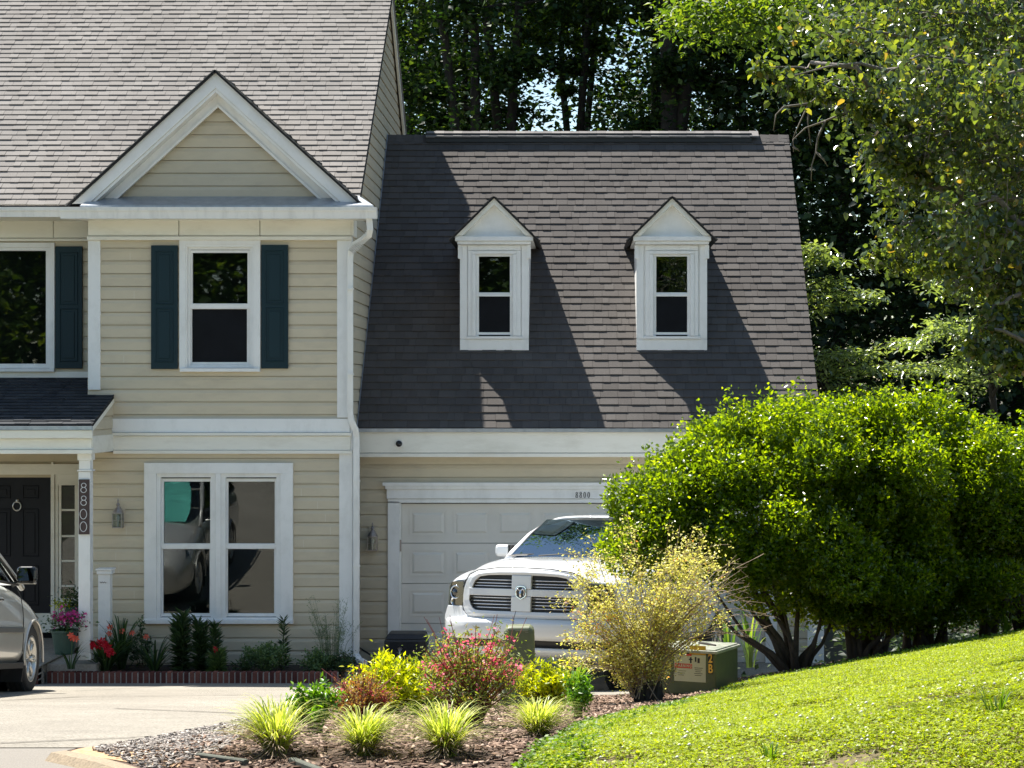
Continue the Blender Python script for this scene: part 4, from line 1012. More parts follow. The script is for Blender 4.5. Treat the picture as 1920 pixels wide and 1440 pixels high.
def side_sprig():
    """bright twig hanging into the top of the picture over the ridge"""
    rng = np.random.default_rng(303); Y = 24; org = Vector((PX(1560,Y), Y, G(PX(1560,Y),Y))); root = empty('beech_tree', org); tag(root, 'slim tree whose lit yellow green twig tips dip in over the ridge', 'tree')
    mb = MB(); mb.tube([(4.2,1,-.2),(4.0,.8,4),(3.2,.5,7.6),(2.0,0,8.7)], [.10,.08,.05,.03], 7); C = []
    for pts in ([(1700,-20),(1500,5),(1350,20),(1240,42)],[(1500,5),(1400,40),(1310,70)],[(1420,-10),(1330,0),(1270,15)],[(1560,0),(1470,30),(1385,70)],[(1620,20),(1530,50),(1470,60)]):
        q = [Vector(W(*p, Y))-org for p in pts]; mb.tube(q, [.02-.016*i/(len(q)-1) for i in range(len(q))], 5)
        for a, b in zip(q[:-1], q[1:]):
            for t in np.linspace(0, 1, 14): C.append(list(a.lerp(b, float(t))))
    q = [Vector((2.0,0,8.7)), Vector(W(1700,-20,Y))-org]; mb.tube(q, [.03,.02], 5)
    mb.build('trunk', bark, root, smooth=True); C = np.array(C); n = 3600; P = C[rng.integers(0, len(C), n)]+rng.normal(size=(n,3))*np.array([.16,.35,.11])
    leaves('crown', P, .105*rng.uniform(.6,1.2,n), LM_maple, rng, root, zb=-.55, zs=.5, wr=.45, nup=.6, D=None)
side_sprig()

# ------------------------------------------------------------ hedge shrubs
LM_hedge = leafmat('holly_leaf', [(0,(.028,.062,.006)),(.45,(.05,.10,.007)),(.8,(.075,.135,.008)),(1,(.11,.17,.012))], trans=.5, rough=.27, spec=.6, tcol=(1.35,1,.12), tv=4.8)
def hedge_bush(seed, px, Y, lobes, label, n=34000, stems=((0,0),), zlow=.08):
    """lobes: (px,py,dy,rx,ry,rz) ellipsoids"""
    rng = np.random.default_rng(seed); X = PX(px, Y); g = G(X, Y); org = np.array([X, Y, g]); root = empty('holly_bush', (X, Y, g)); tag(root, label, 'shrub', 'clipped holly shrubs grown together into a hedge')
    E = [(np.array(W(a, b, Y+dy))-org, np.array([rx, ry, rz])) for (a, b, dy, rx, ry, rz) in lobes]
    big = list(E)
    for (ec, er) in big:
        for q in range(13):
            dd = rng.normal(size=3)*np.array([1,.9,1]); dd[2] = abs(dd[2])*.9-.35; dd[1] -= .3; dd /= np.linalg.norm(dd); rr_ = rng.uniform(.15,.30)
            E.append((ec+dd*er*rng.uniform(.88,1.03), np.array([rr_, rr_, rr_*rng.uniform(.7,1.0)])))
    area = np.array([e[1][0]*e[1][2]+e[1][1]*e[1][2]+e[1][0]*e[1][1] for e in E]); k = rng.choice(len(E), n, p=(area**.8)/(area**.8).sum())
    c = np.array([e[0] for e in E])[k]; r = np.array([e[1] for e in E])[k]
    d = rng.normal(size=(n, 3)); d /= np.linalg.norm(d, axis=1)[:, None]
    rad = 1-np.abs(rng.normal(size=n))*.17+.05*np.sin(d[:,0]*9+d[:,2]*5+seed)*np.sin(d[:,1]*8+2*d[:,2])
    P = c+d*r*rad[:, None]
    # drop leaves deep inside another lobe
    keep = np.ones(n, bool)
    for (ec, er) in big:
        q = np.linalg.norm((P-ec)/er, axis=1); keep &= ~((q < .60))
    keep &= P[:, 2] > zlow+.25*rng.random(n)
    P = P[keep]; d = d[keep]; 
    # clumping: pull towards shoot tips
    T = P[rng.integers(0, len(P), len(P)//14)]; 
    ti = rng.integers(0, len(T), len(P)//2)
    sprig_d = rng.normal(size=(len(T),3))*.35+np.array([0,0,1.0]); sprig_d /= np.linalg.norm(sprig_d,axis=1)[:,None]
    up = (T[:, 2] > .9)
    Q = T[ti]+sprig_d[ti]*(rng.random(len(ti))*np.where(up[ti],.22,.05)*(.4+rng.random(len(T))[ti]))[:,None]+rng.normal(size=(len(ti),3))*.012
    PP = np.concatenate([P, Q]); m = len(PP)
    D = rdir(m, rng, .35, .8); D[:len(P)] = D[:len(P)]*.7+d*.5; D /= np.linalg.norm(D, axis=1)[:, None]
    leaves('crown', PP, .048*rng.uniform(.6,1.25,m), LM_hedge, rng, root, wr=.6, nup=.35, D=D, fold=.1)
    mb = MB()
    for (sx, sy) in stems:
        for j in range(8):
            e, er = big[rng.integers(0, len(big))]; tgt = Vector(e)+Vector(rng.normal(size=3)*er*.4); tgt.z = max(tgt.z, .9)
            b0 = Vector((sx+rng.normal()*.05, sy+rng.normal()*.05, -.1)); m1 = b0.lerp(tgt, .35)+Vector((rng.normal()*.06, rng.normal()*.06, .0)); m1.z = max(m1.z, .25)
            mb.tube([b0, b0.lerp(m1,.5)+Vector((0,0,.06)), m1, m1.lerp(tgt,.5)+Vector(rng.normal(size=3)*.06), tgt], [.04,.028,.019,.012,.005], 6)
    mb.build('trunk', plain('shrub_bark', (.085,.06,.045), .9, var=.35, scale=30, stretch=(1,1,.4)), root, smooth=True)
    return root
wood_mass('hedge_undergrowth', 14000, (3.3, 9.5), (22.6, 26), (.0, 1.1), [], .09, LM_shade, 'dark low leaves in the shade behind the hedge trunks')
hedge_bush(401, 1490, 20.3, [(1290,985,.0,.62,.7,.56),(1240,1025,-.2,.42,.5,.40),(1400,925,.3,.72,.8,.60),(1500,900,.2,.8,.9,.68),(1420,1000,-.1,.75,.8,.62),(1540,1030,.0,.72,.8,.62),(1440,1070,-.1,.5,.6,.45),(1540,1130,.2,.35,.4,.22),(1490,850,.4,.5,.6,.33),(1330,905,.2,.40,.6,.28)], 'leftmost hedge shrub, with bare forked trunk standing beside the utility cabinet', 112000, ((0,0),(.06,.1)), .36)
hedge_bush(402, 1620, 20.6, [(1600,890,.2,.75,.9,.58),(1660,900,.1,.7,.9,.8),(1620,1060,.0,.7,.8,.70),(1690,1060,.1,.6,.7,.68),(1570,835,.3,.45,.6,.26)], 'second hedge shrub, its trunks in the shade right of the white corner board', 80000, ((-.05,0),(.15,.1)))
hedge_bush(403, 1730, 20.9, [(1730,905,.2,.75,.9,.66),(1790,950,.1,.7,.8,.75),(1740,1070,.0,.75,.8,.66),(1690,1120,.0,.5,.6,.4),(1680,865,.2,.42,.6,.24)], 'third hedge shrub, thick low trunk showing above dark mulch', 80000, ((-.1,0),(.1,.05)))
hedge_bush(404, 1860, 21.0, [(1840,930,.2,.75,.9,.62),(1900,970,.1,.75,.8,.66),(1860,1075,.0,.8,.8,.60),(1970,990,.1,.7,.8,.6),(1780,880,.2,.4,.6,.28)], 'last hedge shrub running out of the picture on the lawn side', 76000, ((0,0),(.4,.1)))
# ------------------------------------------------------------ lawn cover, flowers, grasses
rng = np.random.default_rng(900)
LM_lawn = leafmat('clover_leaf', [(0,(.24,.17,.07)),(.05,(.12,.17,.008)),(.5,(.26,.32,.010)),(.85,(.36,.42,.012)),(1,(.42,.48,.03))], trans=.38, rough=.5, spec=.35, tcol=(1,1,.15))
LM_weed = leafmat('weed_leaf', [(0,(.06,.12,.010)),(1,(.16,.27,.015))], trans=.35, rough=.5)
P2 = sample([(-.38,8.5),(-.1,10.6),(.05,12.8),(.45,15.2),(.95,16.5)]+EDGE+[(5.2,14),(3.2,8.5)], 210000)
Yv = P2[:, 1]; keep = rng.random(len(P2)) < np.clip(1.25-.035*(Yv-8), .55, 1)
# bare patches
for (px, py, rx, ry) in ((1640,1289,.42,.55),(1505,1332,.3,.35),(1760,1320,.5,.5),(1590,1432,.2,.14),(1130,1436,.25,.16),(1180,1370,.14,.2),(1880,1270,.2,.3),(1740,1298,.3,.3),(1410,1285,.1,.2)):
    gx, gy = gp(px, py); q = ((P2[:, 0]-gx)/rx)**2+((P2[:, 1]-gy)/ry)**2; keep &= ~((q < 1) & (rng.random(len(P2)) < .93*np.clip(1.4-q, 0, 1)))
ph = np.sin(P2[:,0]*3.1+1.7*np.sin(P2[:,1]*1.9))*np.sin(P2[:,1]*2.3+P2[:,0]); keep &= rng.random(len(P2)) < np.clip(.95+.25*ph, .45, 1)
P2 = P2[keep]; n = len(P2); z = Gn(P2); hgt = .012+.028*rng.random(n)+.012*(ph[keep] > 0)
C = np.stack([P2[:, 0], P2[:, 1], z+hgt], 1)
a = rng.random(n)*6.28; Ps = []; Ds = []
for k in range(3):
    an = a+k*2.094; Ps.append(C); Ds.append(np.stack([np.cos(an), np.sin(an), .15+.3*rng.normal(size=n)], 1))
PP = np.concatenate(Ps); DD = np.concatenate(Ds); DD /= np.linalg.norm(DD, axis=1)[:, None]
o = leaves('clover_lawn', PP, .0135*rng.uniform(.6,1.5,len(PP)), LM_lawn, rng, wr=.85, nup=.75, D=DD, fold=.08); tag(o, 'bright yellow green clover and short grass covering the sloping lawn', 'lawn cover', kind='stuff')
k = rng.integers(0, n, 130000); B = C[k].copy(); B[:, 2] -= .02; m = len(B)
V, F = blades_arrays(B, rng.random(m)*6.28, .012+.04*rng.random(m)**1.5, .01+.04*rng.random(m), .002+.0025*rng.random(m), .4, 2)
o = mesh_np('grass_blades', V, F, LM_lawn); tag(o, 'thin grass blades standing among the clover', 'grass', kind='stuff')
# darker creeping weeds along the bed edge and under the hedge
E1 = [(-.2,9.0),(-.3,9.6),(-.12,11),(0,13),(.38,15),(.85,16.4),(1.3,17.8),(1.6,18.1),(1.1,16.6),(.65,15),(.25,12.8),(.05,10)]
P2 = np.concatenate([sample(E1, 5500), sample(EDGE+[(5.4,20.7),(3.2,19.9),(1.6,18.9)], 5000)])
n = len(P2); C = np.stack([P2[:,0], P2[:,1], Gn(P2)+.006+.028*rng.random(n)], 1); k = np.repeat(np.arange(n), 3)
o = leaves('creeping_weeds', C[k]+rng.normal(size=(len(k),3))*.012, .026*rng.uniform(.6,1.3,len(k)), LM_weed, rng, wr=.7, nup=.6, zs=.4); tag(o, 'darker low weeds creeping along the edge of the lawn', 'weeds', kind='stuff')
# clover heads
white = plain('clover_flower', (.62,.62,.52), .8, var=.15)
P2 = np.concatenate([sample([(2.3,8.6),(3.2,8.6),(3.4,11),(2.3,10)], 230), sample([(-.1,9),(2,8.8),(2.6,12),(.3,12)], 130)]); mb = []
n = len(P2); zz = Gn(P2)+.05; octv = np.array([[1,0,0],[-1,0,0],[0,1,0],[0,-1,0],[0,0,.8],[0,0,-.8]])*.011; octf = np.array([[0,2,4],[2,1,4],[1,3,4],[3,0,4],[2,0,5],[1,2,5],[3,1,5],[0,3,5]])
V = (np.stack([P2[:,0], P2[:,1], zz], 1)[:, None, :]+octv[None]*rng.uniform(.5,1.1,(n,1,1))).reshape(-1,3); F = (np.arange(n)[:,None,None]*6+octf[None]).reshape(-1,3)
o = mesh_np('clover_flowers', V, F, white); tag(o, 'tiny white clover heads dotting the near lawn', 'flowers', kind='stuff')

def plant_root(name, px, Y, label, cat, group=None, py=None):
    X = PX(px, Y); z = G(X, Y) if py is None else PZ(py, Y); o = empty(name, (X, Y, z)); tag(o, label, cat, group); return o
# --- variegated grass clumps
LM_lir = leafmat('striped_blade', [(0,(.16,.23,.03)),(.4,(.36,.42,.07)),(.8,(.55,.56,.18)),(1,(.70,.68,.36))], trans=.4, rough=.4, tcol=(1,1,.35))
LM_dead = leafmat('dead_blade', [(0,(.10,.07,.05)),(1,(.36,.27,.19))], trans=.1, rough=.8)
def liriope(seed, px, py, sc, label, n=520):
    r = np.random.default_rng(seed); X, Y = gp(px, py); root = empty('liriope_clump', (X, Y, G(X,Y))); tag(root, label, 'grass clump', 'yellow striped grass clumps along the kerb')
    az = r.random(n)*6.28; b = np.stack([np.cos(az), np.sin(az), np.zeros(n)],1)*(r.random(n)**.7*.055*sc)[:,None]
    b[:,0] += .02*r.normal(); n0 = int(n*r.uniform(.6,1)); b, az = b[:n0], az[:n0]; n = n0; az = az+.35*r.normal()*np.sin(az)
    V, F = blades_arrays(b, az+r.normal(size=n)*.6, sc*r.uniform(.10,.27,n), sc*r.uniform(.05,.36,n), sc*r.uniform(.005,.009,n), .95, 7)
    mesh_np('blades', V, F, LM_lir, root)
    n = 300; az = r.random(n)*6.28; b = np.stack([np.cos(az), np.sin(az), np.zeros(n)],1)*(r.random(n)*.06*sc)[:,None]+np.array([0,0,.05])
    V, F = blades_arrays(b, az, sc*r.uniform(-.05,.10,n), sc*r.uniform(.10,.30,n), sc*np.full(n,.007), .9, 5); V[:,2] = np.maximum(V[:,2], .002)
    mesh_np('dead_blades', V, F, LM_dead, root)
liriope(1, 515, 1415, .95, 'large striped grass clump nearest the driveway, between the two edging boards')
liriope(2, 682, 1416, .80, 'striped grass clump right of the largest one')
liriope(3, 832, 1418, .90, 'striped grass clump in front of the pink flowered plant')
liriope(4, 1008, 1386, .78, 'striped grass clump nearest the lawn edge')
# --- generic leafy bush
def bush(name, seed, px, py, rx, rz, n, lsz, mat, label, cat='shrub', ry=None, wr=.5, stems=22, stemcol=(.10,.07,.04), nup=.4, tips=None, Yd=None, zmin=.0, group=None):
    r = np.random.default_rng(seed)
    if Yd is None: X, Y = gp(px, py)
    else: Y = Yd; X = PX(px, Y)
    g = G(X, Y) if Yd is None else PZ(py, Y)
    root = empty(name, (X, Y, g)); tag(root, label, cat, group); ry = ry or rx*.85
    mb = MB(); T = []
    for i in range(stems):
        az = r.random()*6.28; q = r.random()**.6; e = Vector((math.cos(az)*rx*q, math.sin(az)*ry*q, rz*(.55+.5*r.random())*(1-.35*q*q)))
        m1 = Vector((e.x*.35, e.y*.35, e.z*.5)); mb.tube([(r.normal()*.02, r.normal()*.02, -.02), m1, e], [.007,.005,.0025], 4, cap=False)
        for f in np.linspace(.25, 1, 10): T.append(list(m1.lerp(e, float(f)) if f > .3 else m1))
    mb.build('stems', plain(name+'_stem', stemcol, .8, var=.3), root)
    T = np.array(T); k = r.integers(0, len(T), n); P = T[k]+r.normal(size=(n,3))*np.array([rx,ry,rz*.7])*.11; P[:,2] = np.maximum(P[:,2], zmin+.01)
    D = rdir(n, r, .45, .8); leaves('foliage', P, lsz*r.uniform(.6,1.25,n), mat, r, root, wr=wr, nup=nup, D=D)
    return root, T, r
LM_az = leafmat('azalea_leaf', [(0,(.16,.22,.012)),(.45,(.40,.44,.015)),(1,(.62,.60,.03))], trans=.4, rough=.35, tcol=(1,1,.15))
LM_azd = leafmat('azalea_dark', [(0,(.05,.12,.01)),(1,(.24,.34,.02))], trans=.3, rough=.35)
bush('azalea_bush', 11, 735, 1342, .33, .42, 4200, .048, LM_az, 'bright yellow leaved shrub in front of the black bin', wr=.38, stems=40)
bush('azalea_bush', 12, 1020, 1335, .22, .36, 2600, .045, LM_az, 'yellow leaved shrub between green pedestal and nearest-lawn grass clump', wr=.38, stems=30, group=None)
bush('azalea_bush', 13, 775, 1338, .16, .24, 900, .04, LM_azd, 'low green yellow shrub left of the pink flowers', wr=.38, stems=18)
LM_euo = leafmat('sprig_leaf', [(0,(.05,.13,.012)),(.6,(.12,.26,.016)),(1,(.24,.40,.03))], trans=.35, rough=.35)
bush('young_holly_bush', 14, 590, 1378, .17, .30, 1300, .04, LM_euo, 'small green shrub with upright sprigs behind the largest grass clump', stems=13, wr=.42)
bush('young_holly_bush', 15, 1085, 1352, .15, .34, 1000, .036, LM_euo, 'small dark green shrub left of the golden shrub base', stems=11, wr=.45)
# --- pink gaura: wiry stems, small leaves, pink flowers
LM_gau = leafmat('gaura_leaf', [(0,(.10,.16,.04)),(.7,(.26,.32,.07)),(.85,(.34,.34,.10)),(1,(.34,.13,.09))], trans=.4, rough=.5)
LM_pink = leafmat('pink_petal', [(0,(.62,.07,.16)),(.6,(.75,.16,.28)),(1,(.85,.36,.45))], trans=.3, rough=.6, tcol=(1,.6,.7))
LM_redst = leafmat('red_stem_leaf', [(0,(.26,.07,.05)),(.5,(.36,.17,.09)),(.75,(.24,.28,.07)),(1,(.50,.26,.18))], trans=.35, rough=.6)
def gaura(seed, px, py, rx, rz, n, fl, mat, label, lsz=.034):
    root, T, r = bush('gaura_plant', seed, px, py, rx, rz, n, lsz, mat, label, 'flowering plant', stems=95, wr=.26, stemcol=(.22,.09,.06), nup=.2)
    n = fl*5; top = T[T[:,2] > rz*.42]; k = np.repeat(r.integers(0, len(top), fl), 5); P = top[k]+r.normal(size=(n,3))*.014+np.array([0,0,.02])
    leaves('blossoms', P, .025*r.uniform(.6,1.2,n), LM_pink, r, root, wr=.8, nup=.1)
    for i in range(9):
        m = MB(); az = r.random()*6.28; b = Vector((math.cos(az)*rx*.5, math.sin(az)*rx*.4, rz*.7)); e = b+Vector((math.cos(az)*.1+r.normal()*.05, r.normal()*.05, rz*.38)); m.tube([b, b.lerp(e,.6)+Vector((.01,0,.0)), e], [.0025,.002,.0015], 4); m.build('flower_stalk', M['redstem'], root)
M['redstem'] = plain('red_stem', (.30,.09,.08), .7, var=.3)
gaura(21, 890, 1366, .39, .63, 4600, 170, LM_gau, 'tall wiry plant full of small pink flowers in the middle of the bed')
gaura(22, 676, 1362, .24, .33, 3600, 14, LM_redst, 'low reddish stemmed plant in front of the bright yellow shrub', .026)
# --- golden airy shrub on a stump
def golden():
    r = np.random.default_rng(31); X, Y = gp(1215, 1318); g = G(X, Y); root = empty('abelia_shrub', (X, Y, g)); tag(root, 'airy golden leaved shrub with thin bare twigs growing from a thick stump', 'shrub')
    mb = MB(); T = []; 
    for i in range(90):
        q = r.uniform(-1, 1); az = r.random()*6.28; out = .74*abs(q)**.7; h = r.uniform(.35 if q < .1 else .85,1.62)*(1-.30*abs(q)**2)
        e = Vector((math.copysign(out, q)*1.0-.03, math.sin(az)*.5*r.random(), h)); b = Vector((r.normal()*.07, r.normal()*.06, .05)); m1 = b.lerp(e,.4)+Vector((e.x*-.08,0,.12)); m2 = b.lerp(e,.75)+Vector((0,0,.06))
        mb.tube([b, m1, m2, e], [.005,.0035,.0022,.0012], 4, cap=False)
        for s in range(9):
            t = r.uniform(.12, 1); p = (m1.lerp(m2,(t-.4)/.35) if t < .75 else m2.lerp(e,(t-.75)/.25)) if t > .4 else b.lerp(m1,t/.4)
            d = Vector((r.normal()+e.x*.5, r.normal(), r.normal()*.5+.5)).normalized()*r.uniform(.06,.2); mb.tube([p, p+d*.5+Vector((0,0,.01)), p+d], [.0022,.0016,.001], 3, cap=False)
            for f in np.linspace(.2,1,5): T.append((*(p+d*f),))
    # bare arching twigs to the right
    for i in range(16):
        z0 = r.uniform(.5,1.0); z1 = z0+r.uniform(-.15,.45); x1 = r.uniform(.7,1.02)
        q = [Vector((.1,0,z0*.6)), Vector((.35,-.1,z0)), Vector((x1*.75,-.15+r.normal()*.1,(z0+z1)/2+.05)), Vector((x1,-.2+r.normal()*.1,z1))]; mb.tube(q, [.005,.004,.003,.0012], 4, cap=False)
        for s in range(3):
            p = q[2].lerp(q[3], r.random()); d = Vector((.1,r.normal()*.05,r.normal()*.06)); mb.tube([p,p+d],[.0015,.001],3,cap=False)
    mb.build('stems', plain('twig', (.30,.215,.15), .8, var=.3, scale=20), root)
    T = np.array(T); n = 19000; P = T[r.integers(0,len(T),n)]+r.normal(size=(n,3))*.03
    gm = leafmat('golden_leaf', [(0,(.22,.21,.06)),(.3,(.40,.39,.13)),(.7,(.60,.55,.25)),(.95,(.78,.74,.48)),(1,(.50,.18,.06))], trans=.45, rough=.45, tcol=(1,1,.4))
    leaves('foliage', P, .027*r.uniform(.55,1.25,n), gm, r, root, wr=.55, nup=.25)
    P = T[(T[:,0] < -.25) & (T[:,2] > .55) & (T[:,2] < .8)]; 
    if len(P): P = P[r.integers(0,len(P),90)]+r.normal(size=(90,3))*.02; leaves('orange_leaves', P, .03*np.ones(90), leafmat('orange_leaf',[(0,(.55,.10,.03)),(1,(.75,.25,.06))]), r, root, wr=.5)
    st = MB()
    for i in range(16):
        a = i/16*6.28; st.tube([(math.cos(a)*.08,math.sin(a)*.07,-.04),(math.cos(a)*.105,math.sin(a)*.09,.08),(math.cos(a)*.10+r.normal()*.01,math.sin(a)*.09,.14+.05*r.random())], [.035,.03,.014], 6)
    st.build('stump', bark, root)
golden()
# --- strappy green leaves behind the pedestal and left of the gaura
LM_strap = leafmat('strap_leaf', [(0,(.05,.12,.02)),(.6,(.14,.25,.04)),(1,(.34,.42,.10))], trans=.35, rough=.35)
def strap(name, seed, px, Y, z, n, h, ln, w, mat, label, cat='plant', py=None, group=None, parent=None):
    r = np.random.default_rng(seed); X = PX(px, Y)
    root = empty(name, (X, Y, z)); tag(root, label, cat, group)
    az = r.random(n)*6.28; b = np.stack([np.cos(az),np.sin(az),np.zeros(n)],1)*(r.random(n)*.05)[:,None]
    V, F = blades_arrays(b, az, h*r.uniform(.5,1.1,n), ln*r.uniform(.4,1.2,n), w*r.uniform(.7,1.2,n), .6, 7); mesh_np('blades', V, F, mat, root)
    return root, r
strap('daylily', 41, 1075, 18.6, G(PX(1075,18.6),18.6), 46, .36, .26, .022, LM_strap, 'broad arching green blades right of the green pedestal')
strap('daylily', 42, 815, 15.6, G(PX(815,15.6),15.6), 50, .42, .30, .018, LM_strap, 'thin arching blades left of the tall pink flowered plant')
strap('iris_plant', 43, 1405, 21.6, G(PX(1405,21.6),21.6)+.1, 22, .55, .14, .035, LM_strap, 'pale upright blades behind the utility cabinet')
strap('iris_plant', 44, 1365, 21.8, G(PX(1365,21.8),21.8)+.1, 16, .5, .12, .032, LM_strap, 'upright blades showing past the right side of the golden shrub')
def weed(seed, px, py, h, label):
    X, Y = gp(px, py); strap('weed_tuft', seed, px, Y, G(X,Y), 24, h, h*.5, .012, LM_weed, label, 'weed')
weed(51, 1445, 1432, .09, 'upright broad bladed weed in the near lawn'); weed(52, 1870, 1350, .15, 'thin tall weed at the shaded corner of the lawn'); weed(53, 1885, 1192, .26, 'tall grass tuft where hedge shade meets the lawn')
# ------------------------------------------------------------ wall bed planting
ZB = .09
LM_dk = leafmat('dark_bed_leaf', [(0,(.022,.05,.022)),(.6,(.045,.095,.035)),(1,(.08,.14,.05))], trans=.25, rough=.4)
LM_sed = leafmat('sedum_leaf', [(0,(.06,.12,.045)),(.6,(.11,.19,.07)),(1,(.19,.28,.11))], trans=.25, rough=.5)
LM_red = leafmat('red_petal', [(0,(.42,.008,.02)),(1,(.62,.02,.05))], trans=.2, rough=.5, tcol=(1,.4,.4))
LM_cor = leafmat('coral_petal', [(0,(.62,.08,.05)),(1,(.8,.25,.16))], trans=.2, rough=.5, tcol=(1,.5,.4))
def flower_head(mb, c, R_, face, petals=7, r=None):
    c = Vector(c); f = Vector(face).normalized(); a = f.cross(Vector((0,0,1))); a.normalize(); b = a.cross(f)
    for i in range(petals):
        t = 6.283*i/petals+(r.random()*.3 if r is not None else 0); d = (a*math.cos(t)+b*math.sin(t)); s = d.cross(f)
        tip = c+d*R_-f*R_*.15; mb.add([c, c+d*R_*.55+s*R_*.28+f*R_*.25, tip, c+d*R_*.55-s*R_*.28+f*R_*.25], [(0,1,2),(0,2,3)])
def flowers(root, pts, R_, mat, name='flowers', stalks=True, r=None):
    org = Vector(root.location); st = MB()
    for (px, py, Y, k) in pts:
        mb = MB(); c = Vector(W(px, py, Y))-org
        for j in range(k): flower_head(mb, c+Vector((r.normal(),r.normal()*.5,r.normal()))*.022*(k > 1), R_, (r.normal()*.4,-1,r.normal()*.4+.3), 6, r)
        mb.build('flower', mat, root)
        if stalks: st.tube([(c.x*.3, c.y*.3, .02), (c.x*.8, c.y*.8, c.z*.6), tuple(c)], [.006,.005,.003], 4)
    if stalks: st.build('stalks', M['grnstem'], root)
M['grnstem'] = plain('green_stem', (.07,.12,.045), .6, var=.2)
rt, r = strap('daylily', 61, 198, 26.45, ZB, 105, .44, .66, .032, LM_dk, 'wide dark bladed clump with dark red blooms at the foot of the porch post', 'flowering plant')
flowers(rt, [(172,1208,26.1,4),(192,1206,26.1,4),(208,1221,26.05,6),(200,1213,26.05,4)], .055, LM_red, r=r)
rt, r = strap('daylily', 62, 228, 26.8, ZB, 64, .62, .38, .026, LM_dk, 'taller clump with coral star blooms in front of the newel post', 'flowering plant')
flowers(rt, [(206,1176,26.6,1),(229,1183,26.6,1),(248,1187,26.6,1),(205,1188,26.6,1),(274,1194,26.6,1)], .045, LM_cor, r=r)
rt, r = strap('daylily', 63, 290, 26.5, ZB, 64, .40, .44, .026, LM_dk, 'low clump of dark blades left of the dark spiky plants', 'plant')
rt, r = strap('daylily', 64, 133, 25.95, .2, 14, .32, .3, .02, LM_dk, 'few dark blades with one coral bloom beside the green pot', 'flowering plant')
flowers(rt, [(135,1196,25.7,3)], .05, LM_cor, r=r)
bush('rose_bush', 65, 265, 1262, .16, .62, 420, .055, LM_dk, 'small dark leafed rose shoot left of the twin window', 'plant', Yd=26.9, stems=5)
def spire(seed, px, Y, h, rad, n, label, mat=None, name='lily_plant', heads=1, sx=.0, group='dark spiky stems in the wall bed'):
    r = np.random.default_rng(seed); X = PX(px, Y); root = empty(name, (X, Y, ZB)); tag(root, label, 'plant', group); Ps = []; Ds = []; mb = MB()
    for k in range(heads):
        ox = r.normal()*sx; oy = r.normal()*sx; hh = h*r.uniform(.8,1.0) if k else h; t = r.random(n)
        mb.tube([(ox*.5,oy*.5,-.02),(ox,oy,hh)], [.008,.004], 5); az = r.random(n)*6.28; Ps.append(np.stack([np.full(n,ox*.5)+ox*.5*t, np.full(n,oy*.5)+oy*.5*t, t*hh],1)); d = np.stack([np.cos(az),np.sin(az),.15+.9*t],1); Ds.append(d/np.linalg.norm(d,axis=1)[:,None])
    P = np.concatenate(Ps); D = np.concatenate(Ds); mb.build('stems', M['grnstem'], root); leaves('foliage', P, rad*r.uniform(.8,1.4,len(P)), mat or LM_dk, r, root, wr=.11, nup=.5, D=D); return root, r
spire(71, 342, 26.6, .70, .14, 170, 'tallest dark spiky stems below the left panes', heads=4, sx=.07)
spire(72, 378, 26.6, .64, .13, 170, 'dark spiky stems right of the tallest ones', heads=3, sx=.05)
rt, r = spire(73, 408, 26.5, .56, .12, 170, 'shorter dark spiky stem carrying a red bloom', heads=2, sx=.04); flowers(rt, [(406,1220,26.3,2)], .04, LM_red, r=r)
spire(74, 408, 26.35, .26, .11, 150, 'low ferny green tuft at the foot of the red bloomed stem', heads=5, sx=.10, mat=LM_sed)
bush('sedum_plant', 75, 497, 1262, .30, .42, 2300, .034, LM_sed, 'rounded green mound under the twin window', 'plant', Yd=26.55, ry=.25, wr=.7, stems=34, stemcol=(.08,.14,.06))
spire(76, 532, 26.7, .64, .10, 150, 'single dark spike rising from the rounded green mound', heads=1)
bush('sedum_plant', 77, 592, 1266, .26, .32, 1700, .034, LM_sed, 'lower green mound left of the corner board', 'plant', Yd=26.55, ry=.25, wr=.7, stems=30, stemcol=(.08,.14,.06))
bush('boxwood_bush', 78, 640, 1266, .24, .34, 2000, .026, LM_dk, 'dark round bush at the foot of the downspout', 'shrub', Yd=26.5, ry=.2, wr=.6, stems=30)
bush('fern_plant', 79, 455, 1262, .14, .18, 420, .05, LM_dk, 'small dark fern between the red bloomed stem and the green mound', 'plant', Yd=26.4, wr=.3, stems=16)
def airy():
    r = np.random.default_rng(81); X = PX(620,26.75); root = empty('asparagus_fern', (X,26.75,ZB)); tag(root, 'tall wispy plant in front of the white corner board', 'plant'); mb = MB(); T = []
    for i in range(30):
        e = Vector((r.normal()*.20, r.normal()*.08, r.uniform(.5,.95))); b = Vector((e.x*.3,e.y*.3,0)); m1 = b.lerp(e,.5)+Vector((-e.x*.12,0,.03)); mb.tube([b,m1,e],[.0035,.0025,.001],3,cap=False)
        for s in range(16):
            t = r.uniform(.3,1); p = b.lerp(e,t); d = Vector((r.normal()*.5, r.normal()*.3, .6)).normalized()*r.uniform(.03,.09); mb.tube([p,p+d],[.0012,.0008],3,cap=False); T.append((*(p+d),)); T.append((*(p+d*.5),))
    mb.build('stems', M['grnstem'], root); T = np.array(T); P = T[r.integers(0,len(T),1600)]+r.normal(size=(1600,3))*.008; leaves('foliage', P, .017*np.ones(1600), LM_sed, r, root, wr=.4, nup=.2)
airy()
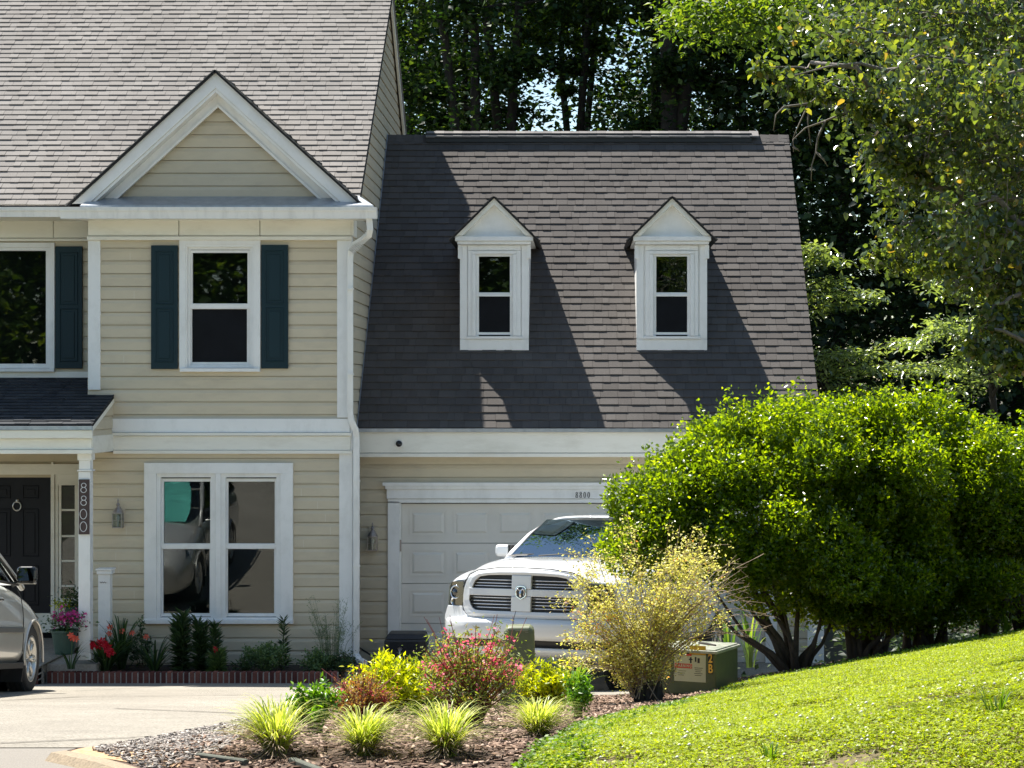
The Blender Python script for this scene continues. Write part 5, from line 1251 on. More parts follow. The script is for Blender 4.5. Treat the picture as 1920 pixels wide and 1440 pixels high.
# small bricks edging the wall bed
x = -6.58; rr = random.Random(6); be = root_at('brick_edging', (-4.8, 26.05, 0), 'low soldier course of dark red bricks edging the wall bed', 'brick edging')
rows = MB()
while x < -3.0:
    rows.box(x, x+.057, 26.0+rr.uniform(-.004,.004), 26.11, -.02, .155+rr.uniform(-.004,.004)); x += .0705
under(rows.build('soldier_course', brick, bevel=.009, seg=2), be)
under(MB().box(-6.585,-2.99,26.008,26.104,-.02,.143).build('mortar', mortar), be)
sb = MB(); y = 26.13
while y < 26.9: sb.box(-6.585,-6.48,y,y+.061,-.02,.155); y += .0705
under(sb.build('side_course', brick, bevel=.009), be)
# ------------------------------------------------------------ small fixed objects
def text_obj(s, size, mat, depth=.004, font_bold=0, sx=1.0, name='numerals'):
    cu = bpy.data.curves.new(name, 'FONT'); cu.body = s; cu.size = size; cu.extrude = depth; cu.align_x = 'CENTER'; cu.align_y = 'CENTER'; cu.offset = font_bold; cu.space_character = 1.25
    o = bpy.data.objects.new(name, cu); COL.objects.link(o); dg = bpy.context.evaluated_depsgraph_get(); dg.update()
    me = bpy.data.meshes.new_from_object(o.evaluated_get(dg)); bpy.data.objects.remove(o, do_unlink=True)
    q = bpy.data.objects.new(name, me); COL.objects.link(q); me.materials.clear(); me.materials.append(mat)
    me.transform(Matrix.Diagonal((sx, 1, 1, 1))); return q
# garage number
num_mat = plain('numeral_black', (.02,.02,.022), .5)
n = root_at('garage_numerals', W(1092.5, 928, YG-.075), '', '')
def ell(mb, cx, cz, rx, rz, Y, wx, wz):
    vs = []; q = 24
    for i in range(q):
        a = 2*math.pi*i/q; co, si = math.cos(a), math.sin(a)
        for (rr_, yy) in ((1, Y), (0, Y), (0, Y+.006), (1, Y+.006)): vs.append((cx+co*(rx+(wx if rr_ else -wx)), yy, cz+si*(rz+(wz if rr_ else -wz))))
    mb.add(vs, [(i*4+j, i*4+(j+1)%4, ((i+1)%q)*4+(j+1)%4, ((i+1)%q)*4+j) for i in range(q) for j in range(4)])
for (x_, k_) in ((1081.5,8),(1088.9,8),(1096.3,0),(1103.7,0)):
    m = MB(); cx, cz = PX(x_, YG-.075), PZ(928, YG-.075); u = 1/FPX*YG
    if k_ == 8: ell(m, cx, cz+3.0*u, 1.45*u, 2.3*u, YG-.078, .55*u, .32*u); ell(m, cx, cz-2.6*u, 1.75*u, 2.75*u, YG-.079, .6*u, .32*u)
    else: ell(m, cx, cz, 1.75*u, 5.2*u, YG-.078, .65*u, .35*u)
    under(m.build('numeral', num_mat), n)
tag(n, 'small black numerals 8800 on the white garage door header', 'house number')
# plaque on the post
pq = root_at('number_plaque', W(157.5, 1002, 26.05), 'tall brown plaque with thin white digits 8800 down the porch post', 'house number')
plq = plain('plaque_brown', (.05,.024,.024), .5, var=.35, scale=20, stretch=(6,1,.6))
m = MB(); m.pbox(147.5, 167.5, 899, 1002, 26.055, .022); under(m.build('board', plq, bevel=.003), pq)
dg_ = plain('digit_white', (.75,.74,.74), .35)
def ringp(mb, px, py, rx, ry, Y, w=.0045): 
    c = Vector(W(px, py, Y)); mb.tube([c+Vector((rx*math.cos(a), 0, ry*math.sin(a))) for a in np.linspace(0, 2*math.pi, 29)], w, 6, cap=False)
s_ = 26.05/FPX
for (y, k) in ((913.5, 8), (937.5, 8), (964, 0), (987.5, 0)):
    m = MB()
    if k == 8: ringp(m, 157, y-3.6, 4.4*s_, 4.0*s_, 26.05); ringp(m, 156.7, y+5.2, 5.2*s_, 4.9*s_, 26.05)
    else: ringp(m, 156.3, y, 6.2*s_, 9.2*s_, 26.05)
    under(m.build('digit', dg_), pq)
# lanterns
lantern_glass = glassmat('lantern_glass', spec=1.0)
def lantern():
    root = empty('wall_lantern'); 
    m = MB(); m.box(-.065,.065,.0,.02,-.05,.19); m.build('back_plate', M['siding'], root, bevel=.004)
    m = MB(); m.tube([(.02,0,-.02),(.045,-.03,.03),(.05,-.07,.09),(.025,-.11,.15),(0,-.12,.17)], .009, 8); m.tube([(0,-.12,.20),(0,-.12,.13)], [.006,.02], 8)
    m.lathe([(0,.26),(.008,.25),(.012,.23),(.006,.215),(.018,.20),(.028,.18),(.016,.165),(.022,.15),(.05,.115),(.066,.085),(.066,.075),(.0,.075)], (0,-.12,0), 12)
    fr = m.build('lantern_cap', M['pewter'], root, smooth=False)
    m = MB(); h0, h1, q = -.105, .075, .058
    for sx in (-1,1):
        for sy in (-1,1): m.box(sx*q-.005, sx*q+.005, -.12+sy*q-.005, -.12+sy*q+.005, h0, h1)
    for z in (h0, h1-.006, -.02):
        for sx in (-1,1): m.box(sx*q-.003, sx*q+.003, -.12-q, -.12+q, z, z+.006)
        for sy in (-1,1): m.box(-q, q, -.12+sy*q-.003, -.12+sy*q+.003, z+.0003, z+.0057)
    m.box(-.002,.002,-.12-q-.002,-.12-q+.001,h0,h1); m.box(-q-.006,q+.006,-.12-q-.006,-.12+q+.006,h0-.010,h0-.0005)
    m.build('cage', M['pewter'], root)
    m = MB(); m.box(-q+.004,q-.004,-.12-q+.004,-.12+q-.004,h0+.002,h1-.004); m.build('lantern_panes', lantern_glass, root)
    m = MB(); m.lathe([(.008,-.1),(.010,-.04),(.022,0),(.024,.02),(.012,.045),(0,.05)], (0,-.12,0), 12); m.build('bulb', plain('bulb', (.8,.8,.76), .3), root, smooth=True)
    return root
l1 = lantern(); l1.location = W(225, 972, YB-.02); tag(l1, 'pewter wall lantern between porch post and twin window', 'wall lamp', 'pewter wall lanterns on the siding')
l2 = copy_tree(l1); l2.location = W(700, 1015, YG-.02); tag(l2, 'pewter wall lantern between downspout and garage door', 'wall lamp')
# security camera under the eave
c = root_at('security_camera', W(748, 832, YG-.3), 'small round black camera set in the cream board above the garage', 'camera')
m = MB(); m.lathe([(0,-.03),(.03,-.028),(.040,-.015),(.042,.0),(.042,.02),(0,.02)], (PX(748,YG-.3), YG-.3, PZ(832,YG-.3)), 18, 'y'); under(m.build('camera_dome', plain('gloss_black', (.01,.01,.012), .15), smooth=True), c)
m = MB(); m.lathe([(.044,-.004),(.052,-.002),(.052,.006),(.044,.006)], (PX(748,YG-.3), YG-.29, PZ(832,YG-.3)), 18, 'y'); under(m.build('camera_ring', M['gutter']), c)
# newel post
p = root_at('newel_post', W(194,1240,26.75), 'short square white post with flat cap in front of the siding', 'post'); m = MB(); y = 26.7
m.pbox(184,206,1077,1240,y,.15); under(m.build('shaft', M['trim'], bevel=.004), p)
m = MB(); m.pbox(181,209,1070,1077,y-.02,.19); m.pbox(179,210,1066.5,1070,y-.035,.22); under(m.build('cap', M['trim'], bevel=.004), p)
m = MB(); m.tube([Vector(W(x_,1092+1.2*math.sin(x_*1.5),y-.003)) for x_ in np.linspace(187,199,14)], .004, 5); under(m.build('scroll', M['pewter']), p)
# plant pots
potm = plain('pot_green', (.025,.065,.05), .5, var=.15)
def pot(px, py, Y, rtop, h, label, flower, seed):
    X = PX(px,Y); z = PZ(py,Y); root = empty('plant_pot', (X,Y,z)); tag(root, label, 'plant pot', 'green pots by the front steps')
    m = MB(); m.lathe([(0,0),(rtop*.68,0),(rtop*.72,.02),(rtop*.94,h*.88),(rtop*1.02,h*.9),(rtop*1.02,h),(rtop*.92,h),(rtop*.9,h*.9),(0,h*.88)], (0,0,0), 26); m.build('pot', potm, root, smooth=False)
    X_ = root
    r = np.random.default_rng(seed); n = 520; P = r.normal(size=(n,3))*np.array([rtop*.75,rtop*.6,.07])+np.array([0,0,h+.07]); P[:,2] = np.maximum(P[:,2], h-.02)
    return root, r, P, n
LM_mag = leafmat('magenta_petal', [(0,(.30,.01,.12)),(.6,(.48,.03,.22)),(1,(.62,.12,.32))], trans=.2, tcol=(1,.4,.8))
rt, r, P, n = pot(121, 1226, 26.0, .165, .30, 'green pot of magenta flowers on the step left of the porch post', 1, 3)
pl = leaves('foliage', P, .05*r.uniform(.6,1.2,n), LM_dk, r, rt, wr=.7); P = r.normal(size=(230,3))*np.array([.10,.07,.05])+np.array([.07,-.05,.46]); leaves('blossoms', P, .04*r.uniform(.6,1.2,230), LM_mag, r, rt, wr=.9, nup=.2)
rt, r, P, n = pot(141, 1168, 27.4, .15, .22, 'smaller green pot with yellow green trailing plant behind the magenta one', 1, 4)
leaves('foliage', P+np.array([0,0,.03]), .05*r.uniform(.6,1.2,n), LM_dk, r, rt, wr=.5, zb=.6); P = r.normal(size=(160,3))*np.array([.06,.06,.04])+np.array([-.14,-.1,.24]); leaves('trailing_leaves', P, .05*r.uniform(.6,1.2,160), LM_az, r, rt, wr=.5)
# black bin beside the garage door
b = root_at('storage_bin', (PX(760,27.1),27.1,0), 'low black plastic bin with a slot and grey handle at the garage door corner', 'bin'); y = 26.95
m = MB(); m.prism([(PX(722,y),y,.02),(PX(797,y),y,.02),(PX(799,y),y,PZ(1200,y)),(PX(720,y),y,PZ(1200,y))], (0,.5,0)); under(m.build('bin_body', M['black'], bevel=.02, seg=2), b)
m = MB(); m.prism([(PX(721,y),y+.02,PZ(1200,y)),(PX(799,y),y+.02,PZ(1200,y)),(PX(795,y),y+.10,PZ(1190,y)),(PX(727,y),y+.10,PZ(1190,y))], (0,.38,0)); under(m.build('lid', M['black'], bevel=.012), b)
m = MB(); m.pbox(731,784,1204,1219,y-.004,.006); under(m.build('slot', M['dark']), b)
m = MB(); m.tube([Vector(W(749,1218,y-.02)), Vector(W(750,1245,y-.03))], .012, 8); m.lathe([(.03,-.01),(.03,.012),(0,.015)], W(750,1217,y-.02), 14, 'y'); under(m.build('handle', M['pewter'], smooth=True), b)
cb = MB(); cb.tube([Vector(W(664,1205,27.9)), Vector(W(676,1216,27.6)), Vector(W(695,1228,27.4)), Vector(W(722,1236,27.3))], .011, 6); tag(cb.build('cable', M['rubber'], smooth=True), 'black cable sagging from the downspout corner to the black bin', 'cable')
# green pedestal
g_ = plain('utility_green', (.15,.165,.095), .5, var=.1, scale=9, dirt=(.10,.10,.05,.4), dscale=7)
Y = 17.0; X = PX(974,Y); z0 = G(X,Y); tp = PZ(1172,Y)
ps_ = root_at('utility_pedestal', (X,Y,z0), 'tall olive green utility pedestal with rounded top in front of the white truck', 'utility pedestal')
m = MB(); hw_ = .138; m.prism([(X-hw_*.98,Y-.10,z0-.1),(X+hw_*.98,Y-.10,z0-.1),(X+hw_*.86,Y-.10,tp-.02),(X+hw_*.6,Y-.10,tp),(X-hw_*.7,Y-.10,tp),(X-hw_*.9,Y-.10,tp-.04)], (0,.2,0)); under(m.build('housing', g_, bevel=.035, seg=4), ps_)
m = MB(); m.box(X-hw_-.008,X+hw_+.008,Y-.112,Y+.112,z0-.1,z0+.13); under(m.build('base', g_, bevel=.01), ps_)
m = MB(); m.box(X+.05,X+.075,Y-.106,Y-.099,tp-.05,tp-.047); m.box(X-.03,X+.07,Y-.105,Y-.0995,tp-.037,tp-.034); under(m.build('latch', M['pewter']), ps_)
m = MB(); m.tube([(X-.05,Y+.05,tp-.02),(X-.047,Y+.05,tp+.05),(X-.03,Y+.05,tp+.11)], .0025, 5); under(m.build('marker_wire', M['black']), ps_)
# transformer cabinet
Y = 18.4; X = PX(1342,Y); z0 = G(X,Y)
tf = empty('utility_cabinet', (X, Y, z0-.05)); tf.rotation_euler = (0, 0, R(65)); tag(tf, 'low green utility cabinet marked 2B with warning sheet, half behind the golden shrub', 'utility cabinet')
# local frame: corner nearest the camera at the origin, +x runs back to the right, +y runs back to the left
gt = plain('cabinet_green', (.08,.10,.045), .45, var=.15, scale=12, dirt=(.09,.10,.055,.5), dscale=5)
hh = PZ(1216,Y)-z0+.05
m = MB(); m.box(0,.55,0,.58,0,hh-.05); m.build('cabinet_body', gt, tf, bevel=.012, seg=2)
m = MB(); m.prism([(-.02,-.02,hh-.05),(.57,-.02,hh-.05),(.57,.60,hh-.05),(-.02,.60,hh-.05)], (0,0,.028)); m.prism([(0,0,hh-.022),(.55,0,hh-.022),(.55,.58,hh-.022),(0,.58,hh-.022)], (0,0,.012))
litter_sun = plain('lid_green_sun', (.26,.28,.22), .4, var=.3, scale=14, dirt=(.48,.45,.40,.9), dscale=9); m.build('lid', litter_sun, tf, bevel=.012, seg=2)  # litter, plus sun from above put into the paler green
m = MB(); m.tube([(.25,.10,hh-.008),(.31,.22,hh-.002),(.36,.30,hh-.006)], .012, 6); m.build('fallen_twig', M['bark'], tf)
# face on plane x=0 (left face seen): labels at y>0
lab = plain('label_sheet', (.50,.49,.33), .6, var=.05); yel = plain('label_yellow', (.62,.36,.02), .5); red = plain('label_red', (.55,.035,.02), .5); blk = plain('label_black', (.02,.02,.02), .5)
sc_ = Y/FPX/math.sin(R(65))
fy = lambda px: (1342-px)*sc_*1.0; fz = lambda py: hh-(py-1216)*Y/FPX
m = MB(); m.box(-.003,-.0005, fy(1324), fy(1266), fz(1281), fz(1230)); sh = m.build('warning_sheet', lab, tf)
m = MB(); m.box(-.003,-.0005, fy(1324), fy(1294), fz(1229.5), fz(1212.5)); ys = m.build('yellow_label', yel, tf)
m = MB(); m.box(-.0045,-.0031, fy(1299), fy(1267), fz(1256), fz(1247.5)); rb = m.build('red_band', red, sh)
m = MB(); m.box(-.0045,-.0031, fy(1298), fy(1288), fz(1232.5), fz(1229.0)); m.build('red_mark', red, sh)
def txt_on(s, size, mat, px, py, par, sx=1.0, bold=.001):
    q = text_obj(s, size, mat, .0006, bold, sx, 'lettering'); q.parent = par; q.matrix_parent_inverse = Matrix.Identity(4)
    q.rotation_euler = (R(90), 0, R(-90)); q.location = (-.0052, fy(px), fz(py)); return q
txt_on('WARNING', .036, lab, 1283, 1251.8, rb, .78)
for i, (px, py) in enumerate(((1311,1254),(1311,1257.5),(1311,1261),(1311,1264.5),(1311,1268),(1280,1261),(1280,1265),(1280,1269))):
    m = MB(); m.box(-.0045,-.0031, fy(px-8+(i%3)), fy(px+8-(i*7)%5), fz(py+.9), fz(py)); m.build('fine_print', blk if i < 5 else gt, sh)
# shock symbol: falling figure made of bars
m = MB(); 
for (a,b,c_,d) in ((1295,1235,1298,1246),(1293,1238,1300,1240),(1304,1234,1307,1243),(1309,1236,1313,1245)): m.box(-.0045,-.0031, fy(a), fy(c_), fz(d), fz(b))
m.build('pictogram', blk, sh)
m = MB(); m.box(-.003,-.0005, fy(1337.0), fy(1328.4), fz(1264.5), fz(1226)); tagp = m.build('number_tag', blk, tf)
yl = plain('digit_yellow', (.75,.43,.06), .5)
for s, py in (('2', 1235.5), ('B', 1255)):
    q = txt_on(s, .108, yl, 1332.7, py, tagp, .72, .003); 
# ------------------------------------------------------------ vehicles
def loft(secs, name, mat, parent, subs=2, closed=True, smooth=True):
    """secs: list of lists of (x,y,z) half profiles (x>=0) from centre top to centre bottom; mirrored to a closed tube"""
    vs = []; n = len(secs[0]); full = 2*n-2
    for s in secs:
        L_ = list(s)+[(-x, y, z) for (x, y, z) in reversed(s[1:-1])]; vs += L_
    fs = []
    for i in range(len(secs)-1):
        for k in range(full): l = (k+1) % full; fs.append((i*full+k, i*full+l, (i+1)*full+l, (i+1)*full+k))
    for base in (0, (len(secs)-1)*full):
        for k in range(n-1):
            a, b = base+k, base+k+1; c_, d = base+(full-k) % full, base+(full-k-1) % full
            q = []
            for v in (a, b, d, c_):
                if v not in q: q.append(v)
            if len(q) >= 3: fs.append(tuple(q))
    return MB().add(vs, fs).build(name, mat, parent, smooth=smooth, subs=subs)
def wheel(parent, c, Rr, w, rim, side, mats, name='wheel', spokes=7):
    """axis along x; side=+1 outer face towards +x"""
    e = MB(); h = w/2
    prof = [(rim,-h*.9),(rim+.02,-h),(Rr-.03,-h),(Rr-.008,-h*.78),(Rr,-h*.55),(Rr,h*.55),(Rr-.008,h*.78),(Rr-.03,h),(rim+.02,h),(rim,h*.9)]
    e.lathe(prof, c, 48, 'x'); t = e.build(name, mats[0], parent, smooth=True)
    g = MB()
    for k in range(56):
        a = k*2*math.pi/56
        for o_ in (-.62,-.22,.22,.62):
            y, z = math.cos(a)*Rr, math.sin(a)*Rr; 
            g.box(c[0]+o_*h-.16*h, c[0]+o_*h+.16*h, c[1]+y-.011, c[1]+y+.011, c[2]+z-.011, c[2]+z+.011) 
    q = g.build('tread', mats[0], t)
    r = MB(); s = side
    r.lathe([(rim,-s*h*.85),(rim-.015,-s*h*.8),(rim-.02,s*h*.6),(rim,s*h*.85),(rim+.012,s*h*.92),(rim+.004,s*h*.98),(rim-.018,s*h*.9),(rim-.035,s*h*.55)], c, 48, 'x')
    r.lathe([(0,s*h*.72),(.05,s*h*.70),(.065,s*h*.6),(.07,s*h*.4)], c, 20, 'x')
    for k in range(spokes):
        for da in (-.10,.10):
            a = k*2*math.pi/spokes+da; d = Vector((0,math.cos(a),math.sin(a))); b = Vector((0,math.cos(a-da*.6),math.sin(a-da*.6)))
            r.tube([Vector(c)+b*.05+Vector((s*h*.62,0,0)), Vector(c)+d*(rim-.02)+Vector((s*h*.72,0,0))], [.022,.016], 6)
    r.build('rim', mats[1], t, smooth=True)
    d_ = MB(); d_.lathe([(0,s*h*.1),(rim-.03,s*h*.1)], c, 30, 'x'); d_.build('brake_disc', M['pewter'], t)
    return t
def carpaint(name, col, rough=.3, metal=0., coat=1.0):
    m, nt, N, L, p = nodes(name); n = noise(nt, 3, 4, .6); r = ramp(nt, n.outputs[0], [(.3, tuple(c*.96 for c in col)), (.7, tuple(min(1,c*1.03) for c in col))]); L.new(r.outputs[0], p.inputs['Base Color'])
    p.inputs['Roughness'].default_value = rough; p.inputs['Metallic'].default_value = metal; p.inputs['Coat Weight'].default_value = coat; p.inputs['Coat Roughness'].default_value = .03; return m
wpaint = carpaint('white_paint', (.78,.79,.80), .35); spaint = carpaint('silver_paint', (.60,.585,.54), .36, .35)
# ---- truck. local: x to the right in the photo, y back, z up; origin on the ground under the badge
tk = empty('pickup_truck', (PX(973.5,22.3), 22.3, .42)); tk.rotation_euler = (R(-5.2), 0, R(-18)); tag(tk, 'white pickup truck with crosshair grille parked nose out before the garage', 'pickup truck')
yf = lambda x: .16*abs(x)**2+.30*max(0, abs(x)-.55)**1.6*1.6
def tsec(y, k, pts): return [(x, y+k*yf(x), z) for x, z in pts]
S = [tsec(.03, 1, [(0,1.305),(.30,1.30),(.50,1.275),(.62,1.225),(.70,1.16),(.78,1.15),(.87,1.155),(.93,1.10),(.955,.90),(.97,.62),(.6,.60),(0,.60)]),
     tsec(.07, 1, [(0,1.335),(.30,1.33),(.52,1.30),(.65,1.25),(.72,1.20),(.80,1.195),(.90,1.185),(.955,1.13),(.975,.92),(.985,.60),(.6,.58),(0,.58)]),
     tsec(.35, .8, [(0,1.395),(.32,1.39),(.56,1.37),(.69,1.32),(.76,1.255),(.84,1.25),(.93,1.24),(.98,1.17),(.995,.95),(1.0,.56),(.6,.54),(0,.54)]),
     tsec(.85, .45, [(0,1.44),(.34,1.445),(.60,1.43),(.72,1.385),(.79,1.32),(.86,1.315),(.95,1.30),(.995,1.22),(1.01,.98),(1.015,.55),(.6,.5),(0,.5)]),
     tsec(1.75, .2, [(0,1.475),(.34,1.475),(.62,1.46),(.74,1.43),(.80,1.37),(.87,1.36),(.95,1.345),(.99,1.27),(1.0,1.0),(1.01,.52),(.6,.5),(0,.5)]),
     tsec(2.0, .0, [(0,1.45),(.34,1.45),(.62,1.45),(.76,1.43),(.82,1.40),(.88,1.385),(.95,1.36),(.99,1.28),(1.0,1.0),(1.01,.50),(.6,.5),(0,.5)]),
     tsec(3.9, .0, [(0,1.42),(.34,1.42),(.62,1.42),(.76,1.42),(.82,1.41),(.88,1.40),(.95,1.38),(.99,1.30),(1.0,1.0),(1.01,.50),(.6,.5),(0,.5)]),
     tsec(5.55, .0, [(0,1.44),(.34,1.44),(.62,1.44),(.76,1.44),(.82,1.44),(.88,1.43),(.95,1.41),(.99,1.32),(1.0,1.0),(.98,.55),(.6,.5),(0,.5)])]
body = loft(S, 'body', wpaint, tk, 2)
def curve_plate(mb, poly, y0, d, fy=yf, cuts=14, bev=0):
    """polygon in (x,z) wrapped on the curved nose, d thick in front of y0+fy"""
    bm = bmesh.new(); f = bm.faces.new([bm.verts.new((x, 0, z)) for x, z in poly]); xs_ = [p[0] for p in poly]; lo, hi = min(xs_), max(xs_)
    for i in range(1, cuts): bmesh.ops.bisect_plane(bm, geom=bm.verts[:]+bm.edges[:]+bm.faces[:], plane_co=(lo+(hi-lo)*i/cuts,0,0), plane_no=(1,0,0), dist=1e-5)
    bmesh.ops.triangulate(bm, faces=bm.faces)
    r = bmesh.ops.extrude_face_region(bm, geom=bm.faces[:]); 
    for e_ in r['geom']:
        if isinstance(e_, bmesh.types.BMVert): e_.co.y -= d
    bm.verts.ensure_lookup_table(); bm.verts.index_update()
    mb.add([(v.co.x, v.co.y+y0+fy(v.co.x), v.co.z) for v in bm.verts], [tuple(v.index for v in f.verts) for f in bm.faces]); bm.free()
def rrect(x0, x1, z0, z1, r, n=4, taper=0):
    P = []
    for (cx, cz, a0) in ((x1-r,z0+r,-90),(x1-r,z1-r,0),(x0+r,z1-r,90),(x0+r,z0+r,180)):
        for i in range(n+1): a = R(a0+90*i/n); P.append((cx+r*math.cos(a), cz+r*math.sin(a)))
    return P
# grille: outer surround ring, crosshair, dark recess, bars
outer = [(-.56,.795),(.56,.795),(.66,.83),(.70,.90),(.70,1.02),(.675,1.14),(.62,1.22),(.50,1.275),(.25,1.30),(0,1.305),(-.25,1.30),(-.50,1.275),(-.62,1.22),(-.675,1.14),(-.70,1.02),(-.70,.90),(-.66,.83)]
gl_l = [(-.105,1.02),(-.60,1.02),(-.625,.98),(-.61,.93),(-.55,.865),(-.10,.865)]; gl_u = [(-.105,1.10),(-.585,1.10),(-.56,1.17),(-.49,1.225),(-.30,1.24),(-.105,1.242)]
dk = MB(); curve_plate(dk, outer, .02, .015); dkp = dk.build('grille_recess', M['black'], tk)
def ring(mb, out, inn, y0, d):
    pass
wh = MB()
# surround assembled from curved pieces around the four openings
def strip(mb, top, bot, y0, d, n=18):
    """band between two z(x) polylines given at shared x samples"""
    mb_v = []; 
    for (x, zt_, zb2) in [(top[i][0], top[i][1], bot[i][1]) for i in range(len(top))]:
        mb_v += [(x, y0+yf(x), zt_), (x, y0+yf(x), zb2), (x, y0-d+yf(x), zb2), (x, y0-d+yf(x), zt_)]
    k = len(top); fs = [(i*4+j, i*4+(j+1)%4, (i+1)*4+(j+1)%4, (i+1)*4+j) for i in range(k-1) for j in range(4)]+[(0,1,2,3), tuple(range(k*4-4,k*4))]; mb.add(mb_v, fs)
def lerp_poly(pts, x):
    for a, b in zip(pts[:-1], pts[1:]):
        if a[0] <= x <= b[0]: return a[1]+(b[1]-a[1])*(x-a[0])/(b[0]-a[0]+1e-9)
    return pts[0][1] if x < pts[0][0] else pts[-1][1]
topo = [(-.70,1.0),(-.675,1.14),(-.62,1.22),(-.50,1.275),(-.25,1.30),(0,1.305),(.25,1.30),(.50,1.275),(.62,1.22),(.675,1.14),(.70,1.0)]
topi = [(-.70,1.0),(-.60,1.10),(-.555,1.17),(-.49,1.222),(-.30,1.24),(0,1.244),(.30,1.24),(.49,1.222),(.555,1.17),(.60,1.10),(.70,1.0)]
boto = [(-.70,1.0),(-.70+.001,.90),(-.66,.83),(-.56,.795),(0,.79),(.56,.795),(.66,.83),(.699,.90),(.70,1.0)]
boti = [(-.70,1.0),(-.62,.985),(-.60,.93),(-.54,.866),(0,.862),(.54,.866),(.60,.93),(.62,.985),(.70,1.0)]
def ringband(mb, O_, I_, y0, d):
    vs = []
    for o_, i_ in zip(O_, I_): vs += [(o_[0], y0+yf(o_[0]), o_[1]), (i_[0], y0+yf(i_[0]), i_[1]), (i_[0]*.995, y0-d+.012+yf(i_[0]), i_[1]), ((o_[0]+i_[0])/2, y0-d+yf(o_[0]), (o_[1]+i_[1])/2), (o_[0], y0-d+.02+yf(o_[0]), o_[1])]
    k = len(O_); fs = [(i*5+j, i*5+(j+1)%5, (i+1)*5+(j+1)%5, (i+1)*5+j) for i in range(k-1) for j in range(5)]; mb.add(vs, fs)
ringO = [(-.70,.96),(-.70,1.02),(-.69,1.09),(-.66,1.165),(-.61,1.225),(-.53,1.265),(-.40,1.287),(-.25,1.298),(0,1.303),(.25,1.298),(.40,1.287),(.53,1.265),(.61,1.225),(.66,1.165),(.69,1.09),(.70,1.02),(.70,.96),(.695,.89),(.67,.835),(.62,.805),(.55,.795),(.3,.79),(0,.788),(-.3,.79),(-.55,.795),(-.62,.805),(-.67,.835),(-.695,.89),(-.70,.96)]
ringI = [(-.618,.97),(-.615,1.02),(-.60,1.07),(-.575,1.125),(-.545,1.18),(-.49,1.222),(-.39,1.238),(-.25,1.243),(0,1.246),(.25,1.243),(.39,1.238),(.49,1.222),(.545,1.18),(.575,1.125),(.60,1.07),(.615,1.02),(.618,.97),(.60,.925),(.575,.89),(.545,.868),(.50,.862),(.3,.86),(0,.86),(-.3,.86),(-.50,.862),(-.545,.868),(-.575,.89),(-.60,.925),(-.618,.97)]
ringband(wh, ringO, ringI, .03, .075)
bar = [(-.62+1.24*i/20, 0) for i in range(21)]
strip(wh, [(x,1.099) for x,_ in bar], [(x,1.022) for x,_ in bar], .01, .045)
for (za_, zb3) in ((.862,1.021),(1.1,1.244)):
    strip(wh, [(x,zb3) for x in (-.11,-.10,-.05,0,.05,.10,.11)], [(x,za_) for x in (-.11,-.10,-.05,0,.05,.10,.11)], .01, .052)
o = wh.build('grille_surround', wpaint, tk, smooth=False, bevel=.006, seg=2)
br_ = MB()
for (zs_, lx, rx_) in (((.895,.93,.965,1.0),-.60,-.115),((1.125,1.155,1.19,1.215),-.575,-.115)):
    for i, z in enumerate(zs_[:4] if zs_[0] < 1 else zs_[:3]):
        for sg in (-1, 1):
            l0 = .60-(.05 if zs_[0] < 1 and i == 0 else 0)-(.09*i/3 if zs_[0] > 1 else 0)
            br_.tube([(sg*x, .005-.012+yf(x), z) for x in np.linspace(.115, l0, 8)], .0062, 6)
br_.build('grille_bar', M['chrome'], tk, smooth=True)
# badge: shield with ram head
bd = MB(); sh_ = [(-.062,1.105),(-.045,1.128),(0,1.135),(.045,1.128),(.062,1.105),(.062,1.04),(.05,1.015),(0,.985),(-.05,1.015),(-.062,1.04)]
curve_plate(bd, sh_, -.042, .012, cuts=6); bo = bd.build('badge', M['chrome'], tk, bevel=.003)
bd = MB(); curve_plate(bd, [(x*.82, 1.062+(z-1.062)*.84) for x, z in sh_], -.0545, .003, cuts=5); bd.build('badge_field', plain('badge_dark', (.02,.022,.035), .2), bo)
bd = MB()
curve_plate(bd, [(-.012,1.075),(-.02,1.092),(.02,1.092),(.012,1.075),(.014,1.05),(.007,1.012),(-.007,1.012),(-.014,1.05)], -.0578, .006, cuts=4)
for sg in (-1, 1):
    bd.tube([(sg*.012,-.062,1.088),(sg*.028,-.063,1.103),(sg*.044,-.062,1.092),(sg*.047,-.061,1.066),(sg*.038,-.061,1.042),(sg*.045,-.061,1.03)], [.009,.011,.010,.008,.006,.003], 6)
bd.build('ram_head', M['chrome'], bo, smooth=True)
# headlights
hgl = glassmat('headlight_lens', spec=1.2)
for sg in (-1, 1):
    hp_ = [(sg*.72,1.16),(sg*.84,1.162),(sg*.915,1.15),(sg*.935,1.10),(sg*.945,.92),(sg*.93,.895),(sg*.80,.90),(sg*.73,.905),(sg*.715,.95),(sg*.715,1.08)]
    b_ = MB(); curve_plate(b_, hp_, .045, .02, cuts=8); h_ = b_.build('headlight', plain('lamp_housing', (.07,.095,.105), .3), tk)
    b_ = MB(); c_ = (sg*.83, yf(.83)+.012, 1.045)
    b_.tube([Vector(c_)+Vector((.062*math.cos(a), .02*math.cos(a)*sg, .068*math.sin(a))) for a in np.linspace(0, 6.283, 25)], .009, 8, cap=False); b_.build('lamp_ring', M['chrome'], h_, smooth=True)
    b_ = MB(); b_.lathe([(0,-.02),(.03,-.012),(.042,.0),(.045,.02)], c_, 20, 'y'); b_.build('lamp_projector', M['cglass'], h_, smooth=True)
    b_ = MB(); b_.lathe([(0,.02),(.04,.01),(.05,.0)], (sg*.84, yf(.84)+.02, .945), 16, 'y'); b_.build('lamp_reflector', M['chrome'], h_, smooth=True)
    b_ = MB(); curve_plate(b_, hp_, .015, .004, cuts=8); b_.build('lens', hgl, h_)
